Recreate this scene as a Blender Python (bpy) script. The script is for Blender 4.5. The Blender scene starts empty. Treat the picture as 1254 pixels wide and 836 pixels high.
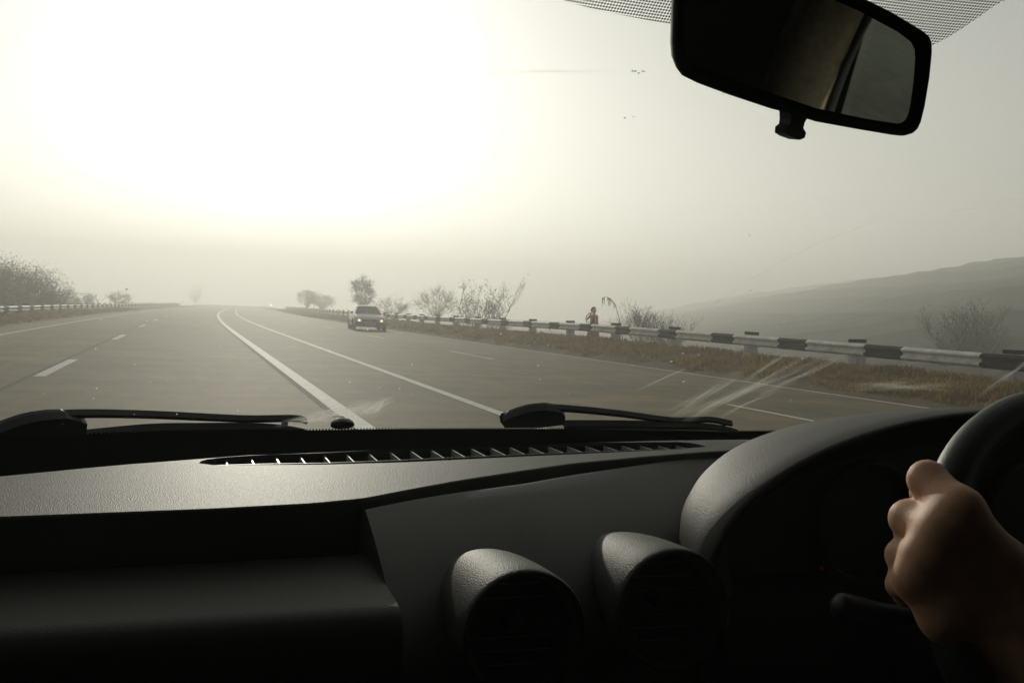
import bpy, bmesh, math, random
import numpy as np
from mathutils import Vector, Matrix
R = math.radians
scene = bpy.context.scene
COL = scene.collection
random.seed(7)

# ------------------------------------------------------------------ camera, sky, sun, exposure
CAM_H = 1.15
AX = ((.95010714, -.02941043, .31053414), (-.3093545, .03866931, .95016024), (.03995277, .99881916, -.02764174))
cam = bpy.data.objects.new('camera', bpy.data.cameras.new('camera'))
COL.objects.link(cam)
mw = Matrix.Identity(4)
for i in range(3):
    mw[i][0], mw[i][1], mw[i][2] = AX[i][0], AX[i][1], -AX[i][2]
mw[2][3] = CAM_H
cam.matrix_world = mw
cam.data.sensor_width = 36.0
cam.data.lens = 36.0 * 1204 / 1254
cam.data.clip_start = .02
cam.data.clip_end = 5000
scene.camera = cam

SUN_EL, SUN_AZ = R(14.0), R(4.0)            # azimuth measured from the road's direction (+Y) towards +X
world = bpy.data.worlds.new('World'); scene.world = world
world.use_nodes = True
wn, wl = world.node_tree.nodes, world.node_tree.links
wn.clear()
sky = wn.new('ShaderNodeTexSky'); sky.sky_type = 'NISHITA'; sky.sun_disc = False
sky.sun_elevation = SUN_EL; sky.sun_rotation = SUN_AZ
sky.air_density = 1.6; sky.dust_density = .75; sky.ozone_density = .6
hs = wn.new('ShaderNodeHueSaturation'); hs.inputs['Saturation'].default_value = .10
tint = wn.new('ShaderNodeMix'); tint.data_type = 'RGBA'; tint.blend_type = 'MULTIPLY'
tint.inputs[0].default_value = 1; tint.inputs[7].default_value = (.985, 1, .955, 1)
bg = wn.new('ShaderNodeBackground'); bg.inputs['Strength'].default_value = .15
out = wn.new('ShaderNodeOutputWorld')
wl.new(sky.outputs[0], hs.inputs['Color']); wl.new(hs.outputs[0], tint.inputs[6])
wl.new(tint.outputs[2], bg.inputs['Color']); wl.new(bg.outputs[0], out.inputs['Surface'])

sun = bpy.data.objects.new('sun', bpy.data.lights.new('sun', 'SUN'))
COL.objects.link(sun)
sun.data.energy = 4.2; sun.data.angle = R(.8); sun.data.color = (1, .945, .80)
sd = Vector((math.sin(SUN_AZ) * math.cos(SUN_EL), math.cos(SUN_AZ) * math.cos(SUN_EL), math.sin(SUN_EL)))
sun.rotation_euler = sd.to_track_quat('Z', 'Y').to_euler()

vs = scene.view_settings
vs.view_transform = 'Standard'; vs.look = 'None'; vs.gamma = 1; vs.exposure = -.74
cy = scene.cycles
cy.use_denoising = True
cy.max_bounces = 8; cy.diffuse_bounces = 3; cy.glossy_bounces = 4; cy.transmission_bounces = 4
cy.volume_bounces = 1; cy.transparent_max_bounces = 24

# ------------------------------------------------------------------ helpers
def mk(name, V, F, mat=None, parent=None, smooth=False, uv=None):
    me = bpy.data.meshes.new(name)
    off = Vector((0, 0, 0))
    if parent is not None:
        off = parent['_o'] if '_o' in parent.keys() else (0, 0, 0)
        off = Vector(off)
    me.from_pydata([(v[0] - off[0], v[1] - off[1], v[2] - off[2]) for v in V], [], [tuple(int(i) for i in f) for f in F])
    if smooth:
        me.polygons.foreach_set('use_smooth', [True] * len(me.polygons))
    if mat: me.materials.append(mat)
    if uv is not None:
        l = me.uv_layers.new(name='UVMap')
        for i, lp in enumerate(me.loops): l.data[i].uv = uv[lp.vertex_index]
    me.update()
    o = bpy.data.objects.new(name, me); COL.objects.link(o)
    if parent is not None:
        o.parent = parent
        o['_o'] = tuple(off)
    return o

def tag(o, label=None, cat=None, group=None, kind=None):
    if label: o['label'] = label
    if cat: o['category'] = cat
    if group: o['group'] = group
    if kind: o['kind'] = kind
    return o

def thing(name, label, cat, loc=(0, 0, 0), group=None):
    o = bpy.data.objects.new(name, None); COL.objects.link(o)
    o.location = loc; o.empty_display_size = .1
    o['_o'] = tuple(loc)
    return tag(o, label, cat, group)

def box(x0, x1, y0, y1, z0, z1):
    V = [(x0, y0, z0), (x1, y0, z0), (x1, y1, z0), (x0, y1, z0), (x0, y0, z1), (x1, y0, z1), (x1, y1, z1), (x0, y1, z1)]
    return V, [(0, 3, 2, 1), (4, 5, 6, 7), (0, 1, 5, 4), (1, 2, 6, 5), (2, 3, 7, 6), (3, 0, 4, 7)]

class MB:
    def __init__(s): s.V = []; s.F = []
    def add(s, VF):
        n = len(s.V); s.V += [tuple(v) for v in VF[0]]; s.F += [tuple(i + n for i in f) for f in VF[1]]; return s
    def vf(s): return s.V, s.F

def tube(P, rad, n=8, cap=True):
    """tube along points P; rad a number or list"""
    P = [Vector(p) for p in P]
    if not isinstance(rad, (list, tuple)): rad = [rad] * len(P)
    V, F = [], []
    up = Vector((0, 0, 1))
    for i, p in enumerate(P):
        t = (P[min(i + 1, len(P) - 1)] - P[max(i - 1, 0)]).normalized()
        a = t.cross(up)
        if a.length < .05: a = t.cross(Vector((1, 0, 0)))
        a.normalize(); b = a.cross(t)
        for k in range(n):
            th = 2 * math.pi * k / n
            V.append(p + (a * math.cos(th) + b * math.sin(th)) * rad[i])
    for i in range(len(P) - 1):
        for k in range(n):
            F.append((i * n + k, i * n + (k + 1) % n, (i + 1) * n + (k + 1) % n, (i + 1) * n + k))
    if cap:
        F.append(tuple(range(n - 1, -1, -1))); F.append(tuple((len(P) - 1) * n + k for k in range(n)))
    return V, F

def gridf(rows, close=False):
    """faces over a list of equally long rows of points"""
    V, F = [], []
    n = len(rows[0])
    for r in rows: V += [tuple(p) for p in r]
    for i in range(len(rows) - 1):
        for k in range(n if close else n - 1):
            F.append((i * n + k, i * n + (k + 1) % n, (i + 1) * n + (k + 1) % n, (i + 1) * n + k))
    return V, F

def interp(t, xs, ys): return float(np.interp(t, xs, ys))

def smoothline(pts, n):
    """Catmull-Rom through 2-4 D points"""
    P = [np.array(p, float) for p in pts]
    P = [2 * P[0] - P[1]] + P + [2 * P[-1] - P[-2]]
    res = []
    m = len(pts) - 1
    for k in range(n):
        s = k / (n - 1) * m; i = min(int(s), m - 1); t = s - i
        a, b, c, d = P[i:i + 4]
        res.append(.5 * ((2 * b) + (c - a) * t + (2 * a - 5 * b + 4 * c - d) * t * t + (3 * b - a - 3 * c + d) * t ** 3))
    return res

def sdf_mesh(fn, lo, hi, h):
    """surface of fn(x,y,z)=0 by naive surface nets"""
    lo = np.array(lo, float); hi = np.array(hi, float)
    n = np.ceil((hi - lo) / h).astype(int) + 1
    ax = [lo[i] + h * np.arange(n[i]) for i in range(3)]
    g = fn(*np.meshgrid(*ax, indexing='ij'))
    ins = g < 0
    idx = -np.ones(tuple(n - 1), int)
    cor = [(i, j, k) for i in (0, 1) for j in (0, 1) for k in (0, 1)]
    sl = lambda a, c: a[c[0]:n[0] - 1 + c[0], c[1]:n[1] - 1 + c[1], c[2]:n[2] - 1 + c[2]]
    cnt = sum(sl(ins, c).astype(int) for c in cor)
    act = (cnt > 0) & (cnt < 8)
    ids = np.argwhere(act); idx[act] = np.arange(len(ids))
    acc = np.zeros((len(ids), 3)); num = np.zeros(len(ids))
    gv = {c: sl(g, c)[act] for c in cor}
    for a in cor:
        for d in range(3):
            if a[d] == 0:
                b = list(a); b[d] = 1; b = tuple(b)
                cross = (gv[a] < 0) != (gv[b] < 0)
                t = np.where(cross, gv[a] / np.where(cross, gv[a] - gv[b], 1), 0)
                p = np.array(a, float)[None] + np.zeros((len(ids), 3)); p[:, d] += t
                acc[cross] += p[cross]; num[cross] += 1
    V = lo + h * (ids + acc / num[:, None])
    F = []
    for d in range(3):
        e, f = [(1, 2), (2, 0), (0, 1)][d]
        A = [slice(None)] * 3; B = [slice(None)] * 3
        A[d] = slice(0, n[d] - 1); B[d] = slice(1, n[d])
        a, b = ins[tuple(A)], ins[tuple(B)]
        q = np.argwhere(a != b)
        ok = np.all(q[:, [e, f]] > 0, axis=1) & (q[:, e] < n[e] - 1) & (q[:, f] < n[f] - 1)
        for p in q[ok]:
            def at(de, df):
                r = p.copy(); r[e] -= de; r[f] -= df; return idx[tuple(r)]
            qd = (at(1, 1), at(0, 1), at(0, 0), at(1, 0))
            F.append(qd if a[tuple(p)] else qd[::-1])
    return V.tolist(), F

def cap_d(X, Y, Z, a, b, ra, rb):
    a = np.array(a); b = np.array(b); d = b - a; L = d.dot(d) + 1e-12
    t = np.clip(((X - a[0]) * d[0] + (Y - a[1]) * d[1] + (Z - a[2]) * d[2]) / L, 0, 1)
    return np.sqrt((X - a[0] - t * d[0]) ** 2 + (Y - a[1] - t * d[1]) ** 2 + (Z - a[2] - t * d[2]) ** 2) - (ra + (rb - ra) * t)
def smin(a, b, k):
    h = np.clip(.5 + .5 * (b - a) / k, 0, 1)
    return b + (a - b) * h - k * h * (1 - h)

# ------------------------------------------------------------------ materials
def mat(name, col, rough=.6, spec=.5, metal=0., noise=None, bump=None, emit=None):
    """noise = (scale, amount, detail, stretch); bump = (scale, strength, distance, 'noise'|'voronoi')"""
    m = bpy.data.materials.new(name); m.use_nodes = True
    N, L = m.node_tree.nodes, m.node_tree.links
    b = N['Principled BSDF']
    b.inputs['Base Color'].default_value = (*col, 1); b.inputs['Roughness'].default_value = rough
    b.inputs['Specular IOR Level'].default_value = spec; b.inputs['Metallic'].default_value = metal
    tc = N.new('ShaderNodeTexCoord')
    if noise:
        mp = N.new('ShaderNodeMapping'); L.new(tc.outputs['Object'], mp.inputs[0])
        if len(noise) > 3: mp.inputs['Scale'].default_value = noise[3]
        t = N.new('ShaderNodeTexNoise'); t.inputs['Scale'].default_value = noise[0]; t.inputs['Detail'].default_value = noise[2]
        L.new(mp.outputs[0], t.inputs['Vector'])
        r = N.new('ShaderNodeMapRange'); r.inputs[1].default_value = .3; r.inputs[2].default_value = .7
        r.inputs[3].default_value = 1 - noise[1]; r.inputs[4].default_value = 1 + noise[1]
        L.new(t.outputs[0], r.inputs[0])
        mx = N.new('ShaderNodeMix'); mx.data_type = 'RGBA'; mx.blend_type = 'MULTIPLY'; mx.inputs[0].default_value = 1
        mx.inputs[6].default_value = (*col, 1); L.new(r.outputs[0], mx.inputs[7]); L.new(mx.outputs[2], b.inputs['Base Color'])
    if bump:
        if bump[3] == 'voronoi':
            t = N.new('ShaderNodeTexVoronoi'); t.feature = 'SMOOTH_F1'; t.inputs['Scale'].default_value = bump[0]
        else:
            t = N.new('ShaderNodeTexNoise'); t.inputs['Scale'].default_value = bump[0]; t.inputs['Detail'].default_value = 4
        L.new(tc.outputs['Object'], t.inputs['Vector'])
        bp = N.new('ShaderNodeBump'); bp.inputs['Strength'].default_value = bump[1]; bp.inputs['Distance'].default_value = bump[2]
        L.new(t.outputs[0], bp.inputs['Height']); L.new(bp.outputs[0], b.inputs['Normal'])
    if emit:
        b.inputs['Emission Color'].default_value = (*emit[0], 1); b.inputs['Emission Strength'].default_value = emit[1]
    return m

M_PLASTIC = mat('grained_plastic', (.024, .022, .0175), .55, .23, noise=(6, .14, 4), bump=(980, .85, .0005, 'voronoi'))
M_DARK = mat('dark_plastic', (.012, .012, .013), .6, .35)
M_SATIN = mat('satin_plastic', (.010, .010, .011), .42, .4)
M_LEATHER = mat('wheel_leather', (.016, .015, .015), .5, .5, bump=(700, .4, .0006, 'voronoi'))
M_LINING = mat('cabin_lining', (.018, .017, .015), .95, .1, noise=(60, .25, 4))
M_RUBBER = mat('wiper_rubber', (.012, .012, .012), .55, .4, noise=(40, .3, 3))
M_FRIT_SHADOW = mat('frit_and_shadow_black', (.006, .006, .006), .5, .3)  # black of the printed border; also stands in for shadow behind the dash
M_HOUSING = mat('mirror_housing_plastic', (.012, .012, .012), .75, .15)
M_CARPAINT = mat('own_car_paint', (.10, .10, .11), .35, .5)
M_CHROME = mat('fin_metal', (.26, .26, .25), .35, .6)
M_MIRROR = mat('mirror_silver', (.86, .88, .87), .02, .5, 1.0)
M_SKIN = mat('skin', (.70, .395, .245), .55, .25, noise=(45, .20, 5), bump=(420, .30, .0009, 'noise'))
M_SKIN.node_tree.nodes['Principled BSDF'].inputs['Subsurface Weight'].default_value = .3
M_SKIN.node_tree.nodes['Principled BSDF'].inputs['Subsurface Radius'].default_value = (.012, .004, .002)
M_SLEEVE = mat('dark_knit', (.03, .03, .035), .95, .1, bump=(500, .5, .001, 'noise'))
M_WARN = mat('warning_lamp', (.2, .01, .01), .5, emit=((1, .08, .03), .015))

def concrete():
    m = bpy.data.materials.new('worn_concrete'); m.use_nodes = True
    N, L = m.node_tree.nodes, m.node_tree.links; b = N['Principled BSDF']
    tc = N.new('ShaderNodeTexCoord')
    def noise(scale, sx=(1, 1, 1), det=4, lo=.3, hi=.7, a=.8, c=1.2):
        mp = N.new('ShaderNodeMapping'); mp.inputs['Scale'].default_value = sx; L.new(tc.outputs['Object'], mp.inputs[0])
        t = N.new('ShaderNodeTexNoise'); t.inputs['Scale'].default_value = scale; t.inputs['Detail'].default_value = det
        L.new(mp.outputs[0], t.inputs['Vector'])
        r = N.new('ShaderNodeMapRange'); r.inputs[1].default_value = lo; r.inputs[2].default_value = hi
        r.inputs[3].default_value = a; r.inputs[4].default_value = c; L.new(t.outputs[0], r.inputs[0]); return r.outputs[0]
    def mul(a, b2):
        x = N.new('ShaderNodeMath'); x.operation = 'MULTIPLY'; L.new(a, x.inputs[0]); L.new(b2, x.inputs[1]); return x.outputs[0]
    f = mul(noise(.35, (1, .35, 1), 5, a=.72, c=1.2), noise(.5, (.12, 1.6, 1), 4, a=.70, c=1.2))
    f = mul(f, noise(2.2, (1.4, .4, 1), 6, a=.74, c=1.22)); f = mul(f, noise(.9, (.6, 1.1, 1), 6, lo=.36, hi=.64, a=.74, c=1.2)); f = mul(f, noise(38, a=.78, c=1.2, det=3))
    mx = N.new('ShaderNodeMix'); mx.data_type = 'RGBA'; mx.blend_type = 'MULTIPLY'; mx.inputs[0].default_value = 1
    mx.inputs[6].default_value = (.120, .090, .033, 1); L.new(f, mx.inputs[7]); L.new(mx.outputs[2], b.inputs['Base Color'])
    b.inputs['Roughness'].default_value = .74; b.inputs['Specular IOR Level'].default_value = .15
    bp = N.new('ShaderNodeBump'); bp.inputs['Strength'].default_value = .35; bp.inputs['Distance'].default_value = .01
    t = N.new('ShaderNodeTexNoise'); t.inputs['Scale'].default_value = 30; t.inputs['Detail'].default_value = 5
    L.new(tc.outputs['Object'], t.inputs['Vector']); L.new(t.outputs[0], bp.inputs['Height']); L.new(bp.outputs[0], b.inputs['Normal'])
    return m
M_ROAD = concrete()
M_PAINT = mat('road_paint', (.50, .49, .46), .7, .3, noise=(9, .22, 5))
M_SEAM = mat('joint_sealant', (.028, .026, .022), .8, .2, noise=(3, .3, 3))
M_FIELD = mat('field_soil', (.075, .07, .05), .95, .1, noise=(.18, .4, 6), bump=(2.5, .6, .12, 'noise'))
M_VERGE = mat('verge_dirt', (.11, .085, .05), .95, .1, noise=(1.3, .45, 6), bump=(14, .8, .04, 'noise'))
M_HILL = mat('hill_scrub', (.055, .06, .04), .95, .1, noise=(.09, .5, 7), bump=(.6, .8, .6, 'noise'))
def leafmat(name, col, tr=.4, var=.3):
    m = mat(name, col, .7, .2, noise=(1.7, var, 3))
    N, L = m.node_tree.nodes, m.node_tree.links
    b = N['Principled BSDF']; o = N['Material Output']
    t = N.new('ShaderNodeBsdfTranslucent'); t.inputs[0].default_value = (*[c * 1.3 for c in col], 1)
    mx = N.new('ShaderNodeMixShader'); mx.inputs[0].default_value = tr
    L.new(b.outputs[0], mx.inputs[1]); L.new(t.outputs[0], mx.inputs[2]); L.new(mx.outputs[0], o.inputs['Surface'])
    return m
M_GRASS = leafmat('dry_grass', (.20, .135, .04), .45, .6)
M_LEAF = leafmat('dull_leaf', (.045, .05, .026), .12)
M_LEAFDRY = leafmat('dry_leaf', (.07, .052, .028), .15)
M_BARK = mat('bark', (.05, .042, .034), .9, .1, noise=(12, .3, 4))
M_RAILW = mat('white_rail_paint', (.60, .58, .55), .65, .25, noise=(5, .2, 5))
M_RAILB = mat('black_rail_paint', (.008, .008, .008), .85, .12, noise=(6, .3, 4))
M_POST = mat('whitewashed_concrete', (.40, .39, .40), .85, .2, noise=(5, .25, 5))

def glass_mat(name, tint=(1, 1, 1), refl=.035, veil=None):
    m = bpy.data.materials.new(name); m.use_nodes = True
    N, L = m.node_tree.nodes, m.node_tree.links; N.clear()
    o = N.new('ShaderNodeOutputMaterial'); t = N.new('ShaderNodeBsdfTransparent'); t.inputs[0].default_value = (*tint, 1)
    g = N.new('ShaderNodeBsdfGlossy'); g.inputs['Roughness'].default_value = .02
    mx = N.new('ShaderNodeMixShader'); mx.inputs[0].default_value = refl
    L.new(t.outputs[0], mx.inputs[1]); L.new(g.outputs[0], mx.inputs[2]); L.new(mx.outputs[0], o.inputs[0])
    return m
M_GLASS = glass_mat('windscreen_glass', (.985, .99, .98), .012)
M_SIDEGLASS = glass_mat('tinted_side_glass', (.92, .95, .93), .03)
M_BLACKOUT = glass_mat('blackout_glass', (.008, .008, .008), .04)  # added film, nearly opaque, to keep daylight out of the unseen cabin

def smear_mat(amount):
    m = bpy.data.materials.new('dried_smear'); m.use_nodes = True
    N, L = m.node_tree.nodes, m.node_tree.links; N.clear()
    o = N.new('ShaderNodeOutputMaterial'); t = N.new('ShaderNodeBsdfTransparent')
    d = N.new('ShaderNodeBsdfTranslucent'); d.inputs[0].default_value = (.75, .74, .70, 1)
    tc = N.new('ShaderNodeTexCoord')
    mp = N.new('ShaderNodeMapping'); mp.inputs['Scale'].default_value = (2.6, 8, 1); L.new(tc.outputs['UV'], mp.inputs[0])
    n = N.new('ShaderNodeTexNoise'); n.inputs['Scale'].default_value = 1; n.inputs['Detail'].default_value = 5; L.new(mp.outputs[0], n.inputs['Vector'])
    sp = N.new('ShaderNodeSeparateXYZ'); L.new(tc.outputs['UV'], sp.inputs[0])
    def math_(op, a, b):
        x = N.new('ShaderNodeMath'); x.operation = op
        for i, q in enumerate((a, b)):
            if isinstance(q, (int, float)): x.inputs[i].default_value = q
            else: L.new(q, x.inputs[i])
        return x.outputs[0]
    # fades to nothing at both ends and at both edges of the strip
    fu = math_('MULTIPLY', math_('MULTIPLY', sp.outputs[0], math_('SUBTRACT', 1, sp.outputs[0])), 4)
    fv = math_('MULTIPLY', math_('MULTIPLY', sp.outputs[1], math_('SUBTRACT', 1, sp.outputs[1])), 4)
    r = N.new('ShaderNodeMapRange'); r.inputs[1].default_value = .38; r.inputs[2].default_value = .72; r.inputs[3].default_value = 0; r.inputs[4].default_value = amount
    L.new(n.outputs[0], r.inputs[0])
    f = math_('MULTIPLY', math_('MULTIPLY', fu, fv), r.outputs[0])
    mx = N.new('ShaderNodeMixShader'); L.new(f, mx.inputs[0]); L.new(t.outputs[0], mx.inputs[1]); L.new(d.outputs[0], mx.inputs[2]); L.new(mx.outputs[0], o.inputs[0])
    return m
M_SMEAR = smear_mat(.46); M_SMEAR_THICK = smear_mat(.95)

def dots_mat():
    """flat print: a lattice of black enamel dots on clear glass (UV in dot pitches)"""
    m = bpy.data.materials.new('frit_dot_print'); m.use_nodes = True
    N, L = m.node_tree.nodes, m.node_tree.links
    b = N['Principled BSDF']; b.inputs['Base Color'].default_value = (.008, .008, .008, 1); b.inputs['Roughness'].default_value = .6
    o = N['Material Output']; t = N.new('ShaderNodeBsdfTransparent')
    tc = N.new('ShaderNodeTexCoord')
    v = N.new('ShaderNodeTexVoronoi'); v.inputs['Scale'].default_value = 1; v.inputs['Randomness'].default_value = 0
    L.new(tc.outputs['UV'], v.inputs['Vector'])
    c = N.new('ShaderNodeMath'); c.operation = 'LESS_THAN'; c.inputs[1].default_value = .36; L.new(v.outputs['Distance'], c.inputs[0])
    mx = N.new('ShaderNodeMixShader'); L.new(c.outputs[0], mx.inputs[0]); L.new(t.outputs[0], mx.inputs[1]); L.new(b.outputs[0], mx.inputs[2]); L.new(mx.outputs[0], o.inputs['Surface'])
    return m
M_DOTS = dots_mat()

# ------------------------------------------------------------------ the place: road, verges, field, hill
def bend(y):                                    # the motorway swings to the right in the fog
    if y < 40: return 0.
    if y < 130: return (y - 40) ** 2 / 4200
    return 1.93 + .043 * (y - 130)
def rise(y):                                    # the right-hand verge and rail rise a little, then settle
    return interp(y, [0, 13, 22, 31, 45, 62, 100], [-.02, 0, .07, .12, .08, .04, .0])
YS = [-12, -6, 0, 4, 8, 10, 12, 14, 16, 18, 20, 22, 25, 28, 31, 34, 38, 42, 46, 50, 55, 60, 66, 72, 80, 88, 96, 105, 115, 125, 135, 150, 170, 190, 215, 240, 270, 300, 340, 380, 420]

def strip(name, us, zs, mat_, ys=YS, kind='structure', parent=None, zf=None, smooth=True):
    rows = [[(u + bend(y), y, (z if zf is None else zf(u, y, z))) for u, z in zip(us, zs)] for y in ys]
    V, F = gridf(rows)
    F = [f[::-1] for f in F]
    F = [tuple(reversed(f)) for f in F]
    o = mk(name, V, F, mat_, parent, smooth)
    if kind: o['kind'] = kind
    return o

def hill_h(x, y):
    r = x - .40 * y
    h = 29.5 * (1 - math.exp(-(max(r, 0) / 100) ** 1.45))
    return h * (1 + .05 * math.sin(x * .031 + y * .017)) + min(max(r, 0) / 60, 1) * (.5 * math.sin(x * .21 + y * .33) + .4 * math.sin(x * .47 - y * .19))
def field_h(u, x, y):
    base = interp(u, [-400, -40, -16, -10.5, -8.4, 14.2, 15.2, 18, 30, 60, 400], [-3, -2.6, -1.4, -.5, -.12, -.12, -.5, -1.7, -2.2, -2.0, -2.0])
    n = .12 * math.sin(x * .7 + y * .31) * math.sin(y * .53 - x * .2) if (u < -9 or u > 15) else 0
    return base + n
US = [-400, -250, -150, -90, -60, -40, -28, -20, -16, -13, -10.5, -9.2, -8.4, -6.5, 0, 10.4, 12, 14.2, 14.7, 15.2, 16.5, 18, 21, 25, 30, 36, 43, 52, 62, 75, 90, 110, 140, 180, 250, 400]
GY = [-28] + YS[1:] + [480, 560]
rows = []
for y in GY:
    rows.append([(u + bend(y), y, field_h(u, u + bend(y), y)) for u in US])
V, F = gridf(rows)
tag(mk('ground', V, [f[::-1] if False else f for f in F], M_FIELD, smooth=True), kind='structure')
hx = np.linspace(14, 440, 110); hy = np.linspace(-20, 520, 110)
rows = [[(x, y, hill_h(x, y) - 2.6 + .25 * math.sin(x * .5 + y * .2)) for x in hx] for y in hy]
V, F = gridf(rows)
tag(mk('hill', V, F, M_HILL, smooth=True), kind='structure')

strip('road', [-6.35, -5, -2.1, 1.5, 3.4, 7.2, 10.62], [0] * 7, M_ROAD)
VU = [10.55, 10.8, 11.1, 11.5, 12.0, 12.5, 13.0, 13.5, 14.0, 14.6, 15.3]
VZ = [.004, .015, .05, .12, .20, .27, .30, .26, .12, -.15, -.62]
def vz(u, y, z):
    return z + (rise(y) * .8 if 11 < u < 14.7 else 0) + (.03 * math.sin(y * 1.7 + u * 2) + .02 * math.sin(y * 4.1)) * (1 if u > 10.7 else 0)
YF = []
for a, b in zip(YS[:-1], YS[1:]):
    n = max(1, int((b - a) / .8)) if a < 60 else 1
    YF += [a + (b - a) * k / n for k in range(n)]
YF.append(YS[-1])
strip('verge', VU, VZ, M_VERGE, ys=YF, zf=vz)
LU = [-6.3, -6.5, -6.9, -7.3, -7.8, -8.3, -9.0, -9.8][::-1]
LZ = [.004, .03, .10, .16, .18, .14, -.15, -.7][::-1]
strip('verge', LU, LZ, M_VERGE, ys=YF, zf=lambda u, y, z: z + .02 * math.sin(y * 1.5 + u))

# painted markings, each stretch its own sheet just above the slabs
def marking(u, w, y0, y1, name='road_marking'):
    ys = [y0] + [y for y in YS if y0 < y < y1] + [y1]
    ed = lambda y, s: u + s * w / 2 + bend(y)
    V, F = [], []
    for y in ys:
        V += [(ed(y, -1), y, .004), (ed(y, 1), y, .004)]
    for i in range(len(ys) - 1): F.append((2 * i, 2 * i + 1, 2 * i + 3, 2 * i + 2))
    return tag(mk(name, V, F, M_PAINT), kind='structure')
marking(-5.08, .15, 2, 300); marking(1.62, .20, 2, 330); marking(3.42, .15, 2, 330); marking(10.45, .11, 2, 300)
for k in range(16): marking(-2.03, .16, 15.3 + 14.2 * k, 19.6 + 14.2 * k)
for k in range(-1, 14): marking(7.22, .11, 8.9 + 14.6 * k, 12.2 + 14.6 * k) if k < 1 else marking(7.22, .11, 23.5 + 14.6 * (k - 1), 27.9 + 14.6 * (k - 1))
def seam(u, w, y0=2, y1=110):
    ys = [y0] + [y for y in YS if y0 < y < y1] + [y1]
    V, F = [], []
    rr = random.Random(int(u * 100))
    for i, y in enumerate(ys):
        q = w * rr.uniform(.7, 1.3)
        V += [(u - q / 2 + bend(y), y, .0025), (u + q / 2 + bend(y), y, .0025)]
        if i: F.append((2 * i - 2, 2 * i - 1, 2 * i + 1, 2 * i))
    tag(mk('road_joint', V, F, M_SEAM), kind='structure')
seam(-2.16, .07); seam(1.475, .07)

# dry grass along the verges: bent blades standing on the soil
def grass(name, zfun, u0, u1, y0, y1, n, hmin, hmax, seed):
    rr = random.Random(seed); V, F = [], []
    for _ in range(n):
        y = y0 + (y1 - y0) * rr.random() ** 1.8
        u = rr.uniform(u0, u1) + .12 * math.sin(y * 2.1)
        d = .55 + .45 * math.sin(y * 1.3 + u * 1.9) * math.sin(y * .37 + 2)
        if rr.random() > d + .35: continue
        x = u + bend(y); z = zfun(u, y) - .02
        s = 1 + y / 60.
        for b in range(4):
            h = rr.uniform(hmin, hmax) * (.7 + .6 * d); a = rr.uniform(0, 6.28); w = .010 * s * rr.uniform(.7, 1.4)
            lx, ly = math.cos(a), math.sin(a); l = h * rr.uniform(.2, .8)
            px, py = x + rr.uniform(-.06, .06), y + rr.uniform(-.06, .06); i = len(V)
            V += [(px - ly * w, py + lx * w, z), (px + ly * w, py - lx * w, z),
                  (px + lx * l * .4 + ly * w * .7, py + ly * l * .4 - lx * w * .7, z + h * .65), (px + lx * l * .4 - ly * w * .7, py + ly * l * .4 + lx * w * .7, z + h * .65),
                  (px + lx * l, py + ly * l, z + h * rr.uniform(.75, 1))]
            F += [(i, i + 1, i + 2, i + 3), (i + 3, i + 2, i + 4)]
    return tag(mk(name, V, F, M_GRASS), kind='stuff')
vzz = lambda u, y: vz(u, y, interp(u, VU, VZ))
grass('dry_grass', vzz, 11.0, 14.3, 9, 75, 15000, .06, .17, 1)
grass('dry_grass', vzz, 11.0, 14.3, 60, 200, 5000, .08, .2, 2)
lzz = lambda u, y: interp(u, LU, LZ)
grass('dry_grass', lzz, -9.0, -6.55, 25, 110, 7000, .06, .16, 3)

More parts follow.
